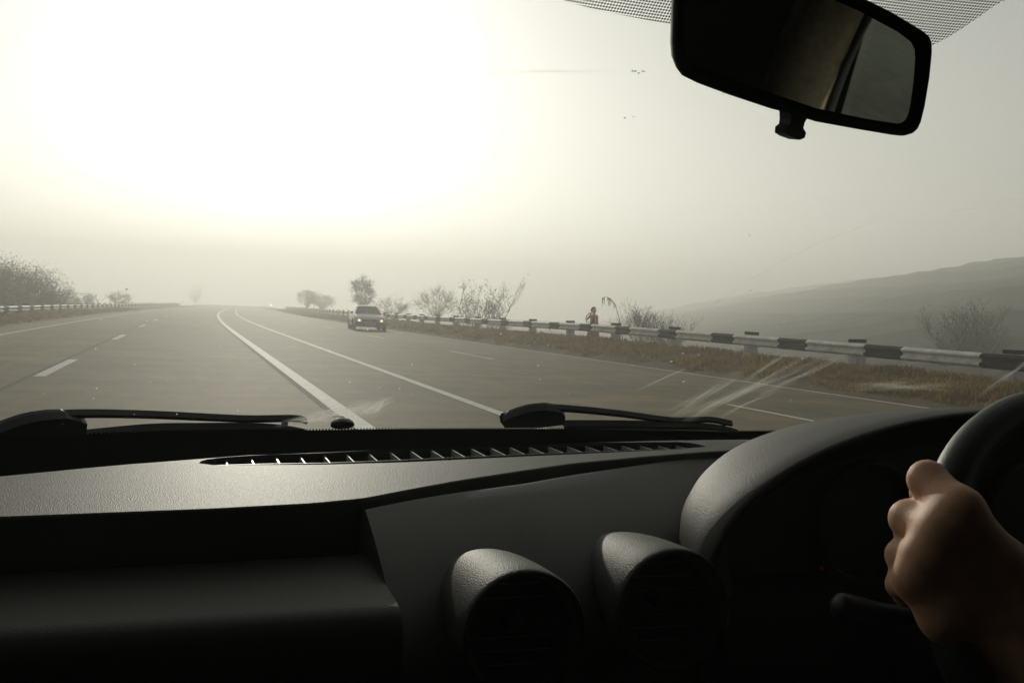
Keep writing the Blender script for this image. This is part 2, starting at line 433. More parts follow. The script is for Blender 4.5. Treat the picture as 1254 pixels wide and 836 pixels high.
# ------------------------------------------------------------------ guard rails
def wbeam(L, side):
    """two-wave steel beam, length L along +Y, waves towards -side"""
    pr = [(0, .13), (-.022, .123), (-.075, .083), (-.075, .054), (-.012, .016), (-.012, -.016), (-.075, -.054), (-.075, -.083), (-.022, -.123), (0, -.13)]
    pr = [(x * side, z) for x, z in pr]
    ring = pr + [(x + .006 * side, z) for x, z in pr[::-1]]
    rows = [[(x, y, z) for x, z in ring] for y in (0, L)]
    V, F = gridf(rows, True)
    n = len(ring); F.append(tuple(range(n))); F.append(tuple(range(2 * n - 1, n - 1, -1)))
    return V, F
def guard_rail(label, u, side, zc, y0, y1, first_black, period, black, post0, pstep, zpost):
    t = thing('guard_rail', label, 'guard rail', (u + bend(y0), y0, 0))
    meshes = {}
    def place(y, L, m, key):
        a = Vector((u + bend(y), y, zc(y))); b = Vector((u + bend(y + L), y + L, zc(y + L)))
        if key not in meshes:
            o = mk('rail_section', *wbeam(L, side), m); meshes[key] = o.data
        else:
            o = bpy.data.objects.new('rail_section', meshes[key]); COL.objects.link(o)
        d = b - a
        o.parent = t; o.location = a - Vector(t.location)
        o.rotation_euler = (math.asin(d.z / d.length), 0, -math.atan2(d.x, d.y))
    y = first_black
    while y < y1:
        place(y, black, M_RAILB, 'b'); place(y + black, period - black, M_RAILW, 'w'); y += period
    pm = cm = None
    y = post0; k = 0
    while y < y1 - 2:
        x = u + bend(y) + side * .13
        zb, zt = zpost(y), zc(y) + .20
        if pm is None:
            V, F = box(-.12, .12, -.13, .13, -.5, .0); V2, F2 = box(-.125, .125, -.135, .135, .0, .05)
            p = mk('post', *box(-.12, .12, -.13, .13, -.95, 0), M_POST); pm = p.data
            c = mk('post_cap', *box(-.124, .124, -.134, .134, -.055, .012), M_RAILB); cm = c.data
        else:
            p = bpy.data.objects.new('post', pm); COL.objects.link(p); c = bpy.data.objects.new('post_cap', cm); COL.objects.link(c)
        p.parent = t; p.location = Vector((x, y, zt)) - Vector(t.location)
        p.rotation_euler = (R(random.uniform(-2, 2)), R(random.uniform(-2, 2)), R(random.uniform(-4, 4)))
        c.parent = p
        y += pstep * random.uniform(.985, 1.015)
    return t
guard_rail('black and white banded guard rail along the right verge, beside the woman', 13.0, 1, lambda y: .675 + rise(y), 6.4, 205, 6.35, 3.08, 1.1, 9.0, 4.1, lambda y: .0)
guard_rail('distant black and white guard rail along the left verge', -7.6, -1, lambda y: .50, 36, 210, 35.9, 3.42, 1.25, 35.9, 4.25, lambda y: 0.)

# ------------------------------------------------------------------ trees and shrubs
def plant(name, label, cat, loc, height, spread, stems, depth, leaves, leaf_size, leaf_mat, seed, group=None, droop=.0, r0=.03, tip_leaves=False, trunk=0., ang=(15, 55), fork=3, root='stems', crown='foliage', rmin=.003):
    rr = random.Random(seed)
    t = thing(name, label, cat, loc, group)
    base = Vector(loc); W = MB(); Lf = MB(); tips = []
    def grow(p, d, L, r, lev):
        n = 4; pts = [p]; q = p; dd = d.copy()
        for i in range(n):
            dd = (dd + Vector((rr.uniform(-.22, .22), rr.uniform(-.22, .22), rr.uniform(-.06, .16) - droop * (lev > 0)))).normalized()
            q = q + dd * L / n; pts.append(q)
            if lev >= 1: tips.append((q, dd, lev))
        W.add(tube(pts, [max(r * (1 - .6 * i / n), rmin) for i in range(n + 1)], 4 if lev < 2 else 3, False))
        if lev < depth:
            for i in range(fork + rr.randint(0, 1)):
                a = rr.choice(pts[1:]) if i else q
                s = Vector((rr.uniform(-1, 1), rr.uniform(-1, 1), rr.uniform(-.1, .8))).normalized()
                grow(a, (dd * .8 + s * .75).normalized(), L * rr.uniform(.5, .75), r * .5, lev + 1)
    p0 = base - Vector((0, 0, .3))
    if trunk:
        W.add(tube([p0, base + Vector((0, 0, trunk * .6)), base + Vector((rr.uniform(-.1, .1), 0, trunk))], [r0 * 1.8, r0 * 1.4, r0 * 1.2], 6, False)); p0 = base + Vector((0, 0, trunk))
    L0 = (height - trunk) / (1 + .45 * min(depth, 2))
    for i in range(stems):
        a = 2 * math.pi * i / stems + rr.uniform(-.4, .4); b = R(rr.uniform(*ang))
        o = Vector((math.cos(a) * spread * .08, math.sin(a) * spread * .08, 0)) if not trunk else Vector((0, 0, 0))
        grow(p0 + o, Vector((math.cos(a) * math.sin(b), math.sin(a) * math.sin(b), math.cos(b))), L0 * rr.uniform(.8, 1.15), r0, 0)
    mk(root, *W.vf(), M_BARK, t)
    if leaves:
        tp = [x for x in tips if (x[2] >= depth if tip_leaves else True)]
        for _ in range(leaves):
            q, dd, lv = rr.choice(tp)
            c = q + Vector((rr.gauss(0, 1), rr.gauss(0, 1), rr.gauss(0, 1))) * leaf_size * (1.0 if tip_leaves else 2.2)
            a = Vector((rr.uniform(-1, 1), rr.uniform(-1, 1), rr.uniform(-1, .4))).normalized(); s = a.cross(Vector((rr.uniform(-1, 1), rr.uniform(-1, 1), rr.uniform(-1, 1)))).normalized()
            l = leaf_size * rr.uniform(.7, 1.5)
            Lf.add(([c - a * l * .5, c + s * l * .28, c + a * l * .6, c - s * l * .28], [(0, 1, 2, 3)]))
        tag(mk(crown, *Lf.vf(), leaf_mat, t))
    return t
def tree(name, label, cat, loc, cz, rx, rz, clumps, per, leaf, leaf_mat, seed, lean=0., r0=.06, root='trunk', crown='crown', open_=.0):
    """uneven crown: leaf clumps spread through an ellipsoid of half width rx and half height rz about height cz, each on a limb of its own"""
    rr = random.Random(seed); t = thing(name, label, cat, loc); b = Vector(loc); W = MB(); Lf = MB()
    fork = b + Vector((0, 0, max(.3, (cz - rz * 1.0 - b.z) * .7)))
    W.add(tube([b - Vector((0, 0, .4)), b + (fork - b) * .5, fork], [r0 * 1.5, r0 * 1.2, r0], 6, False))
    lumps = [(rr.uniform(0, 6.28), rr.uniform(-.5, 1.2), rr.uniform(.75, 1.2)) for _ in range(9)]
    for _ in range(clumps):
        while True:
            v = Vector((rr.gauss(0, 1), rr.gauss(0, 1), rr.gauss(0, 1))).normalized()
            if v.z > -.75: break
        a, e = math.atan2(v.y, v.x), math.asin(v.z); k = 1.
        for la, le, ls in lumps:
            d = (1 - math.cos(a - la)) * math.cos(e) + abs(e - le); k *= 1 + (ls - 1) * math.exp(-d * d * 3)
        q = rr.uniform(.25, 1) ** .5 * k
        c = Vector((b.x + lean, b.y, cz)) + Vector((v.x * rx, v.y * rx, v.z * rz)) * q
        m = fork.lerp(c, .5) + Vector((rr.uniform(-.1, .1), rr.uniform(-.1, .1), rr.uniform(0, .25))) * rx
        pts = [fork, fork.lerp(m, .6), m, m.lerp(c, .6), c]; W.add(tube(pts, [r0 * .5, r0 * .38, r0 * .25, r0 * .15, .004], 3, False))
        for _t in range(3):
            tip = c + Vector((rr.gauss(0, 1), rr.gauss(0, 1), rr.uniform(.0, 1.6))) * rx * .13; W.add(tube([m.lerp(c, .7), tip], [.014, .007], 3, False))
        s = rx * .15
        for _l in range(int(per * rr.uniform(.3, 1.4))):
            o = c + Vector((rr.gauss(0, s), rr.gauss(0, s), rr.gauss(0, s * .8)))
            A = Vector((rr.uniform(-1, 1), rr.uniform(-1, 1), rr.uniform(-1, .4))).normalized(); S = A.cross(Vector((rr.uniform(-1, 1), rr.uniform(-1, 1), rr.uniform(-1, 1)))).normalized()
            l = leaf * rr.uniform(.6, 1.5); Lf.add(([o - A * l * .5, o + S * l * .3, o + A * l * .6, o - S * l * .3], [(0, 1, 2, 3)]))
    mk(root, *W.vf(), M_BARK, t); mk(crown, *Lf.vf(), leaf_mat, t)
    return t
plant('shrub', 'spreading leafy shrub with sparse clumped leaves behind the right guard rail, past the woman', 'shrub', (15.2, 52, -.5), 3.3, 3, 8, 3, 1700, .075, M_LEAF, 11, droop=.02, r0=.04, rmin=.008, ang=(15, 62))
tree('shrub', 'paler twiggy shrub in fog left of the sparse leafy shrub', 'shrub', (20.4, 84, -.9), 2.0, 2.1, 1.35, 70, 26, .075, M_LEAFDRY, 12, r0=.04, root='stems', crown='foliage')
tree('shrub', 'low faint shrub in fog just right of the oncoming car', 'shrub', (18.2, 92, -.9), 1.3, 2.0, 1.0, 50, 26, .08, M_LEAFDRY, 22, r0=.04, root='stems', crown='foliage')
tree('tree', 'rounded bushy tree standing in fog directly behind the oncoming car', 'tree', (15.4, 93, -.5), 2.6, 1.2, 1.55, 75, 50, .08, M_LEAF, 13, r0=.06)
tree('tree', 'faint tree at the far right bend of the road', 'tree', (18.9, 172, -.6), 2.6, 1.7, 1.35, 70, 40, .13, M_LEAF, 14, r0=.07)
tree('tree', 'second faint tree at the far right bend, lower and wider', 'tree', (22.6, 182, -.6), 2.1, 2.4, 1.15, 80, 40, .13, M_LEAF, 15, r0=.07)
tree('tree', 'almost vanished lone tree where the road fades into the fog', 'tree', (1.2, 380, -.5), 4.3, 2.8, 3.4, 45, 22, .2, M_LEAF, 16, r0=.08)
tree('tree', 'large domed leafy tree behind the left guard rail', 'tree', (-11.9, 70, -1.3), .75, 3.4, 1.95, 420, 110, .085, M_LEAF, 17, lean=.1, r0=.09)
tree('tree', 'leafy tree cut by the left edge of the view, behind the guard rail', 'tree', (-15.2, 72, -1.3), .75, 3.4, 1.75, 300, 110, .085, M_LEAF, 27, r0=.09)
tree('shrub', 'low shrub in fog right of the large domed tree on the left', 'shrub', (-9.6, 84, -.7), .95, 1.5, .85, 55, 36, .075, M_LEAF, 18, r0=.04, root='stems', crown='foliage')
plant('shrub', 'small dark twiggy shrub sticking up above the left guard rail', 'shrub', (-8.7, 92, -.4), 2.1, 2, 6, 3, 1200, .075, M_LEAF, 19, r0=.03, ang=(5, 40))
tree('shrub', 'faint low shrub along the left guard rail, before the lone vanished tree', 'shrub', (-8.2, 125, -.4), 1.1, 1.5, .8, 45, 36, .09, M_LEAF, 20, r0=.04, root='stems', crown='foliage')
# weeds at the right rail, by the woman
plant('weed', 'thin leaning dry weed with drooping seed head, nearest the woman', 'plant', (13.9, 30.6, -.1), .6, .6, 4, 1, 30, .05, M_LEAFDRY, 30, r0=.008, ang=(5, 40))
plant('weed', 'bare bushy weed with upright twigs behind the rail, second right of the woman', 'plant', (13.95, 29.2, .0), 1.7, .8, 11, 3, 1100, .03, M_LEAFDRY, 31, r0=.012, ang=(3, 26))
plant('weed', 'bare bushy weed behind the rail, third right of the woman', 'plant', (14.5, 29.0, -.1), 1.65, .9, 12, 3, 1200, .03, M_LEAFDRY, 32, r0=.012, ang=(3, 26))
plant('weed', 'thin twiggy weed farthest right of the woman, beside a guard rail post', 'plant', (14.4, 27.9, -.1), 1.45, .5, 6, 2, 120, .05, M_LEAFDRY, 33, r0=.010, ang=(3, 20))
plant('weed', 'reddish dry plant low under the rail, left of the woman', 'plant', (13.9, 37.6, 0), .7, .6, 7, 1, 130, .06, M_LEAFDRY, 34, r0=.010, ang=(5, 60))
plant('shrub', 'dark bare many stemmed shrub on the slope beyond the rail, above the steering wheel', 'shrub', (31.6, 34.2, -1.9), 4.1, 2.2, 14, 3, 4200, .06, M_LEAFDRY, 35, r0=.05, rmin=.007, ang=(2, 20))

# the leaning dry reed that bends over at its head
reed = thing('reed', 'tall dry reed bending over at its drooping tip, beside the woman in red', 'plant', (13.75, 30.0, 0))
pts = [(13.75, 30, -.05), (13.66, 30, .6), (13.52, 30, 1.15), (13.36, 30, 1.6), (13.2, 30, 1.78), (13.02, 30, 1.86), (12.86, 30, 1.8)]
mk('stem', *tube(pts, [.013, .012, .011, .010, .008, .006, .004], 5), M_LEAFDRY, reed)
mb = MB(); rr = random.Random(4)
for k in range(24):
    f = 3 + 3 * rr.random() ** .8; i = min(int(f), 5); a = Vector(pts[i]).lerp(Vector(pts[i + 1]), f - i)
    l = rr.uniform(.08, .32); s = Vector((rr.uniform(-.05, .05), rr.uniform(-.08, .08), -l)); w = Vector((.012, .008, 0))
    mb.add(([a - w, a + w, a + s * .7 + w * .6, a + s, a + s * .7 - w * .6], [(0, 1, 2, 3, 4)]))
mk('seed_head', *mb.vf(), M_LEAFDRY, reed)
#@@OBJECTS
# ------------------------------------------------------------------ the oncoming car
M_CAR = mat('silver_grey_paint', (.44, .45, .43), .28, .5, noise=(4, .06, 3))
M_CARDK = mat('dark_trim', (.02, .02, .021), .55, .4)
M_CARGLASS = mat('car_glass', (.02, .024, .025), .08, .6)
M_TYRE = mat('tyre_rubber', (.02, .02, .02), .8, .3)
M_RIM = mat('wheel_rim', (.30, .30, .30), .4, .5, .6)
M_LAMP = mat('lit_headlamp', (.8, .6, .45), .2, emit=((1, .66, .46), 3.))
M_LENS = mat('lamp_lens', (.45, .28, .18), .15, .6)
M_PLATE = mat('plate_paint', (.28, .28, .27), .5)
M_INK = mat('plate_ink', (.03, .03, .03), .6)
def sedan(loc, rz):
    t = thing('sedan_car', 'dark silver sedan with lit headlights driving towards the viewer on the right carriageway', 'car')
    # front is -Y; x to the sides; stations along the length: (y, half width, sill z, belt z, top half width, top z)
    st = [(-2.08, .58, .34, .52, .50, .60), (-2.02, .70, .26, .56, .60, .66), (-1.90, .79, .22, .60, .68, .72), (-1.5, .83, .20, .66, .72, .79), (-.95, .84, .19, .72, .74, .87), (-.4, .845, .19, .78, .75, .91),
          (.5, .845, .19, .80, .75, .92), (1.2, .84, .19, .82, .74, .93), (1.7, .82, .22, .84, .72, .94), (2.05, .76, .28, .82, .66, .93), (2.16, .66, .36, .74, .58, .88)]
    rows = []
    for y, w, zs, zb, wt, zt in st:
        half = [(0, zs - .02), (w * .8, zs - .02), (w * .97, zs + .05), (w, (zs + zb) / 2), (w * .985, zb), (wt, zt), (wt * .55, zt + .025), (0, zt + .035)]
        rows.append([(x, y, z) for x, z in half] + [(-x, y, z) for x, z in half[-2:0:-1]])
    V, F = gridf(rows, True)
    n = len(rows[0]); F.append(tuple(range(n - 1, -1, -1))); F.append(tuple((len(rows) - 1) * n + k for k in range(n)))
    body = mk('body', V, F, M_CAR, t, True)
    e = body.modifiers.new('edge', 'EDGE_SPLIT'); e.split_angle = R(38)
    # greenhouse
    B = [(-.62, -.95, .875), (.62, -.95, .875), (.66, 1.25, .93), (-.66, 1.25, .93)]
    B = [(-.70, -.85, .88), (.70, -.85, .88), (.70, 1.35, .93), (-.70, 1.35, .93)]
    T = [(-.50, -.05, 1.31), (.50, -.05, 1.31), (.50, .90, 1.32), (-.50, .90, 1.32)]
    def quad(nm, a, b, c, d, m, inset=.0, out=.006, thick=.02):
        a, b, c, d = map(Vector, (a, b, c, d)); ce = (a + b + c + d) / 4
        nrm = (b - a).cross(d - a).normalized()
        if nrm.dot(ce - Vector((0, .2, 1))) < 0: nrm = -nrm
        q = [p.lerp(ce, inset) + nrm * out for p in (a, b, c, d)]; q2 = [p - nrm * thick for p in q]
        return mk(nm, q + q2, [(0, 1, 2, 3), (7, 6, 5, 4), (0, 4, 5, 1), (1, 5, 6, 2), (2, 6, 7, 3), (3, 7, 4, 0)], m, t)
    V = B + T
    mk('cabin_frame', V, [(0, 1, 5, 4), (1, 2, 6, 5), (2, 3, 7, 6), (3, 0, 4, 7), (4, 5, 6, 7), (3, 2, 1, 0)], M_CAR, t)
    quad('windscreen', B[0], B[1], T[1], T[0], M_CARGLASS, .10)
    quad('rear_window', B[2], B[3], T[3], T[2], M_CARGLASS, .12)
    for s in (1, -1):
        f = lambda p: (p[0] * s, p[1], p[2])
        lo = lambda k: tuple(Vector(f(B[1])).lerp(Vector(f(B[2])), k)); hi = lambda k: tuple(Vector(f(T[1])).lerp(Vector(f(T[2])), k))
        quad('side_window', lo(.12), lo(.50), hi(.47), hi(.02), M_CARGLASS, .07); quad('side_window', lo(.53), lo(.90), hi(.97), hi(.51), M_CARGLASS, .07)
    rr_ = [[(x, y, 1.325 + .06 * (1 - (x / .53) ** 2) * (1 - ((y - .42) / .58) ** 4)) for x in (-.52, -.4, -.2, 0, .2, .4, .52)] for y in (-.09, 0, .3, .6, .85, .94)]
    V, F = gridf(rr_); mk('roof', V, F, M_CAR, t, True)
    mk('bumper', *box(-.74, .74, -2.13, -1.98, .22, .44), M_CARDK, t)
    mk('grille', *box(-.40, .40, -2.10, -2.0, .47, .60), M_CARDK, t)
    bd = mk('badge', *tube([(0, -2.115, .54), (0, -2.095, .54)], .05, 12), M_RIM, t)
    pl = mk('number_plate', *box(-.26, .26, -2.15, -2.128, .31, .42), M_PLATE, t)
    mb = MB()
    for k in range(8): mb.add(box(-.21 + k * .054, -.18 + k * .054, -2.154, -2.149, .335, .395))
    mk('plate_lettering', *mb.vf(), M_INK, pl)
    for s in (1, -1):
        h = mk('headlight', *box(s * .42 if s > 0 else -.68, .68 if s > 0 else -.42, -2.06, -1.9, .47, .61), M_LENS, t)
        V, F = tube([(s * .55, -2.085, .545), (s * .55, -2.03, .545)], .062, 14); mk('lamp', V, F, M_LAMP, h)
        mk('side_mirror', *box(min(s * .76, s * .90), max(s * .76, s * .90), -.66, -.56, .90, 1.0), M_CARDK, t)
        mk('wing_lamp', *box(min(s * .60, s * .76), max(s * .60, s * .76), -2.0, -1.86, .48, .59), M_LENS, h)
        for y in (-1.32, 1.3):
            ring = [(s * (.66 + q), r) for q, r in ((0, .20), (0, .27), (.03, .30), (.15, .30), (.185, .27), (.19, .19))]
            rows = [[(x, y + r * math.cos(a), .30 + r * math.sin(a)) for x, r in ring] for a in [2 * math.pi * k / 20 for k in range(21)]]
            w = mk('wheel', *gridf(rows), M_TYRE, t, True)
            V, F = tube([(s * .70, y, .30), (s * .845, y, .30)], .19, 16); mk('rim', V, F, M_RIM, w)
            mk('wheel_arch', *tube([(s * .70, y, .33), (s * .847, y, .33)], .335, 20), M_CARDK, t)
        mk('side_moulding', *box(min(s * .83, s * .853), max(s * .83, s * .853), -1.0, 1.0, .45, .50), M_CARDK, t)
    t.location = loc; t.rotation_euler = (0, 0, rz); t.scale = (1.04, 1, .95)
    return t
sedan((8.95, 52.6, .012), R(-4.5))

# ------------------------------------------------------------------ woman walking behind the rail
def woman(loc, rz):
    t = thing('person', 'woman in a long dark red dress walking behind the right guard rail', 'person')
    sk = [((0, 0, 1.44), (0, -.012, 1.475), .092, .082), ((0, -.02, 1.40), (0, -.035, 1.385), .062, .05), ((0, 0, 1.2), (0, 0, 1.40), .055, .05), ((-.13, 0, 1.22), (.13, 0, 1.22), .065, .065),
          ((0, 0, .85), (0, 0, 1.18), .125, .12), ((-.09, 0, .85), (-.10, .08, .45), .085, .06), ((.09, 0, .85), (.10, -.10, .45), .085, .06), ((-.10, .08, .45), (-.10, .14, .07), .055, .036), ((.10, -.10, .45), (.10, -.12, .05), .055, .036),
          ((-.10, .15, .05), (-.10, .0, .03), .035, .03), ((.10, -.10, .04), (.10, -.26, .03), .035, .03),
          ((-.18, 0, 1.22), (-.36, -.02, 1.10), .045, .038), ((-.36, -.02, 1.10), (-.28, -.12, 1.30), .036, .028), ((-.28, -.12, 1.30), (-.25, -.15, 1.37), .03, .02),
          ((.18, 0, 1.22), (.22, .02, .98), .045, .036), ((.22, .02, .98), (.20, -.12, .82), .035, .026), ((.20, -.12, .82), (.19, -.15, .74), .03, .02),
          ((0, -.10, 1.455), (0, -.115, 1.435), .014, .018), ((-.09, 0, 1.45), (-.095, .01, 1.43), .016, .014), ((.09, 0, 1.45), (.095, .01, 1.43), .016, .014)]
    def body(X, Y, Z):
        d = None
        for a, b, ra, rb in sk:
            c = cap_d(X, Y, Z, a, b, ra, rb); d = c if d is None else smin(d, c, .03)
        return d
    mk('body', *sdf_mesh(body, (-.5, -.4, -.05), (.4, .3, 1.62), .017), M_SKIN, t, True)
    def dress(X, Y, Z):
        w = np.interp(Z, [.08, .5, .85, .98, 1.2, 1.3], [.30, .24, .175, .135, .13, .075])
        a = np.arctan2(Y, X)
        r = np.sqrt((X / 1.12) ** 2 + (Y / .9) ** 2)
        d = r - w * (1 + .05 * np.sin(9 * a) * np.clip((1 - Z), 0, 1))
        return np.maximum(np.maximum(d, Z - 1.29), .08 - Z) * .8
    mk('dress', *sdf_mesh(dress, (-.5, -.45, .02), (.5, .45, 1.36), .022), mat('red_cloth', (.16, .028, .026), .9, .1, noise=(6, .3, 3)), t, True)
    def hair(X, Y, Z):
        d = cap_d(X, Y, Z, (0, .02, 1.50), (0, .04, 1.46), .10, .095); d = smin(d, cap_d(X, Y, Z, (0, .11, 1.47), (0, .12, 1.44), .06, .05), .03)
        return np.maximum(d, -(Y + .045 + (Z - 1.52) * .4))
    mk('hair', *sdf_mesh(hair, (-.2, -.2, 1.25), (.2, .25, 1.7), .014), mat('brown_hair', (.07, .03, .016), .7, .3), t, True)
    arc = [(-.27, -.14, 1.34), (-.38, -.14, 1.33), (-.48, -.13, 1.24), (-.52, -.12, 1.12), (-.50, -.12, 1.01), (-.44, -.12, .97), (-.36, -.1, 1.0)]
    for s in (-.035, .035):
        mk('eye', *tube([(s, -.096, 1.475), (s, -.086, 1.475)], .011, 8), M_INK, t)
    t.location = loc; t.rotation_euler = (0, 0, rz)
    scarf = mk('scarf', *tube(smoothline(arc, 22), .018, 6), mat('dull_green_cloth', (.12, .11, .05), .9, .1))
    tag(scarf, 'thin loop of olive cloth hanging from the raised hand of the woman in red', 'scarf')
    scarf.location = loc; scarf.rotation_euler = (0, 0, rz)
woman((15.25, 36.3, -.02), R(20))

# ------------------------------------------------------------------ the car one sits in
CXC = .45
VMAX = 1.12
def WS(u, v, o=0.):
    """inner face of the windscreen, u across (-1..1), v from the cowl up to the roof; o = metres inwards"""
    def f(u, v):
        a = abs(u) ** 3
        return Vector((CXC + u * (.76 - .13 * v), 1.38 - .33 * a - .64 * v + .06 * v * a, .95 + .50 * v + .06 * v * (1 - v)))
    p = f(u, v)
    if o:
        n = (f(u + .01, v) - f(u - .01, v)).cross(f(u, v + .01) - f(u, v - .01)).normalized()   # points up-back, towards the cabin's roof or out
        if n.y > 0: n = -n
        # outwards is up and forward, inwards is down and back
        nn = (f(u, v + .01) - f(u, v - .01)).normalized(); side = (f(u + .01, v) - f(u - .01, v)).normalized()
        n = side.cross(nn).normalized()
        if n.z > 0: n = -n
        p = p + n * o
    return p
cab = thing('car_cabin', 'dark car cabin with grained dashboard, round air vents and wide windscreen', 'car cabin', (CXC, .3, .25))

# dashboard top with the long defroster slot cut into it
CR = [(-.42, .790, .983), (-.131, .806, .985), (.02, .819, .985), (.10, .832, .985), (.147, .849, .985), (.20, .890, .985), (.253, .929, .985), (.33, .978, .985), (.412, 1.027, .985), (.52, 1.072, .985), (.623, 1.108, .985), (.72, 1.132, .985), (.90, 1.13, .985), (1.24, 1.0, .983)]
def edge_y(x): return interp(x, [c[0] for c in CR], [c[1] for c in CR])
def far_y(x): return interp(x, [-.42, -.30, -.167, -.064, .063, .208, .391, .62, .782, 1.0, 1.24], [.86, .93, 1.015, 1.09, 1.158, 1.185, 1.205, 1.235, 1.24, 1.2, 1.05])  # left end pulled in, so black shows where shadow falls on the dash
def dash_z(x, y):
    f = (y - edge_y(x)) / max(far_y(x) - edge_y(x), .05)
    z = .985 + .0012 * math.sin(math.pi * min(max(f, 0), 1)) - .02 * max(0, f - .8) ** 2 / .04
    return z
SX0, SX1 = .012, .652
def slot(x):
    f = (x - SX0) / (SX1 - SX0)
    n = interp(x, [.012, .026, .138, .227, .347, .484, .611, .652], [1.044, 1.031, 1.027, 1.038, 1.067, 1.100, 1.130, 1.150])
    w = interp(x, [.012, .0145, .02, .03, .05, .085, .251, .382, .524, .60, .635, .645, .650, .652], [0.006, .020, .036, .052, .064, .079, .108, .104, .082, .066, .052, .038, .022, .006])
    return n, n + w
xs = sorted(set([round(v, 4) for v in list(np.linspace(-.42, SX0, 14)) + list(np.linspace(SX0, SX1, 61)) + [.013, .0145, .016, .018, .02, .026, .03, .643, .645, .647, .649, .650, .651] + list(np.linspace(SX1, 1.24, 18))]))
V, F = [], []; colsn = 14
def dcol(x):
    e, fy = edge_y(x), far_y(x)
    if SX0 <= x <= SX1: a, b = slot(x)
    else:
        a, b = (slot(SX0) if x < SX0 else slot(SX1)); m = (a + b) / 2
        k = abs(x - (SX0 if x < SX0 else SX1)); a = b = e + (fy - e) * ((m - edge_y(SX0 if x < SX0 else SX1)) / (far_y(SX0 if x < SX0 else SX1) - edge_y(SX0 if x < SX0 else SX1)))
    ys = [e + (a - e) * k / 5 for k in range(6)] + [b + (fy - b) * k / 8 for k in range(9)]
    P = [(x, y, dash_z(x, y)) for y in ys]
    # rolled front edge, then the face that drops to the ledge / behind the console
    dn = [(x, e - .0015, .9835), (x, e - .002, .980), (x, e - .001, .968), (x, e + .004, .944), (x, e + .012, .90)]
    P += [(x, fy + .003, P[-1][2] - .004), (x, fy + .004, P[-1][2] - .07)]
    return dn[::-1] + P
rows = [dcol(x) for x in xs]
for r in rows: V += r
n = len(rows[0])
for i in range(len(xs) - 1):
    for k in range(n - 1):
        if k == 10 and xs[i] >= SX0 - 1e-6 and xs[i + 1] <= SX1 + 1e-6: continue
        F.append((i * n + k, (i + 1) * n + k, (i + 1) * n + k + 1, i * n + k + 1))
dash = mk('dashboard', V, F, M_PLASTIC, cab, True)
e = dash.modifiers.new('edge', 'EDGE_SPLIT'); e.split_angle = R(32)
# slot walls, floor and fins
sx = [x for x in xs if SX0 - 1e-6 <= x <= SX1 + 1e-6]
lip = [(x, slot(x)[0], dash_z(x, slot(x)[0])) for x in sx] + [(x, slot(x)[1], dash_z(x, slot(x)[1])) for x in sx[::-1]]
r0 = lip; cen = Vector((.33, 1.1, .985))
def ringo(dz, k):
    res = []
    for p in lip:
        q = Vector(p); m = Vector((q.x, (slot(min(max(q.x, SX0), SX1))[0] + slot(min(max(q.x, SX0), SX1))[1]) / 2, q.z)); d = (q - m); d.x = 0
        d = d.normalized() if d.length > 1e-5 else d
        res.append(q + d * k + Vector((0, 0, dz)))
    return res
V, F = gridf([ringo(0, .0), ringo(-.004, -.0006), ringo(-.035, -.0006)], True)
F.append(tuple(2 * len(lip) + i for i in range(len(lip))))
vent = mk('defroster_vent', V, F, M_DARK, dash, False)
fin0 = None
x = .040
while x < .642:
    a, b = slot(x)
    if b - a > .012:
        o = mk('vent_slat', *box(x - .0007, x + .0007, a + .0008, b - .0008, dash_z(x, a) - .026, dash_z(x, a) - .0045), M_CHROME, vent) if True else None
        o.name = 'vent_slat'
    x += .0268
rib = [(x, slot(x)[0] + (slot(x)[1] - slot(x)[0]) * .30, dash_z(x, slot(x)[0]) - .0035) for x in np.linspace(.024, .643, 50)]
mk('vent_rib', *tube(rib, .0012, 6), M_SATIN, vent)

# passenger side: ledge and glove box face
def ledge_rows():
    res = []
    for x in np.linspace(-.55, .1455, 20):
        e = interp(x, [-.42, .15], [.79, .83]); s = (x + .131) * .02
        res.append([(x, e + .015, .93), (x, e + .002, .940), (x, e - .012, .9425), (x, e - .06, .9425), (x, .678 + s, .9415), (x, .663 + s, .938), (x, .655 + s, .927), (x, .656 + s, .90), (x, .675 + s, .82), (x, .68 + s, .60), (x, .66 + s, .42)])
    return res
V, F = gridf(ledge_rows()); mk('shelf', V, F, M_PLASTIC, cab, True)
# glove box lid with its own joint and handle
gl = mk('glove_box', *box(-.32, .11, .650, .668, .60, .80), M_PLASTIC, cab); bv = gl.modifiers.new('bevel', 'BEVEL'); bv.width = .008; bv.segments = 3
hd = mk('handle', *box(-.16, -.04, .640, .6495, .765, .785), M_DARK, gl)

# centre console: rolled upper edge, steep face
KX = [(.146, .835), (.192, .870), (.247, .904), (.327, .945), (.40, .992), (.478, 1.036), (.55, 1.076), (.625, 1.112), (.70, 1.135), (.80, 1.14)]
roll = [(.010, -.014), (.004, -.004), (.001, -.0006), (-.002, 0), (-.005, -.0006), (-.010, -.0015), (-.03, -.0075), (-.06, -.0175), (-.09, -.029), (-.12, -.043), (-.145, -.058), (-.165, -.076), (-.178, -.10), (-.184, -.14), (-.186, -.25), (-.186, -.40), (-.186, -.55)]
rows = []
kk = smoothline(KX, 46)
left = []
for i, (x, y) in enumerate(kk):
    f = i / (len(kk) - 1)
    rows.append([(x, y + dy * (1 + .25 * f), .978 + dz * 1.0) for dy, dz in roll])
V, F = gridf(rows)
n = len(roll)
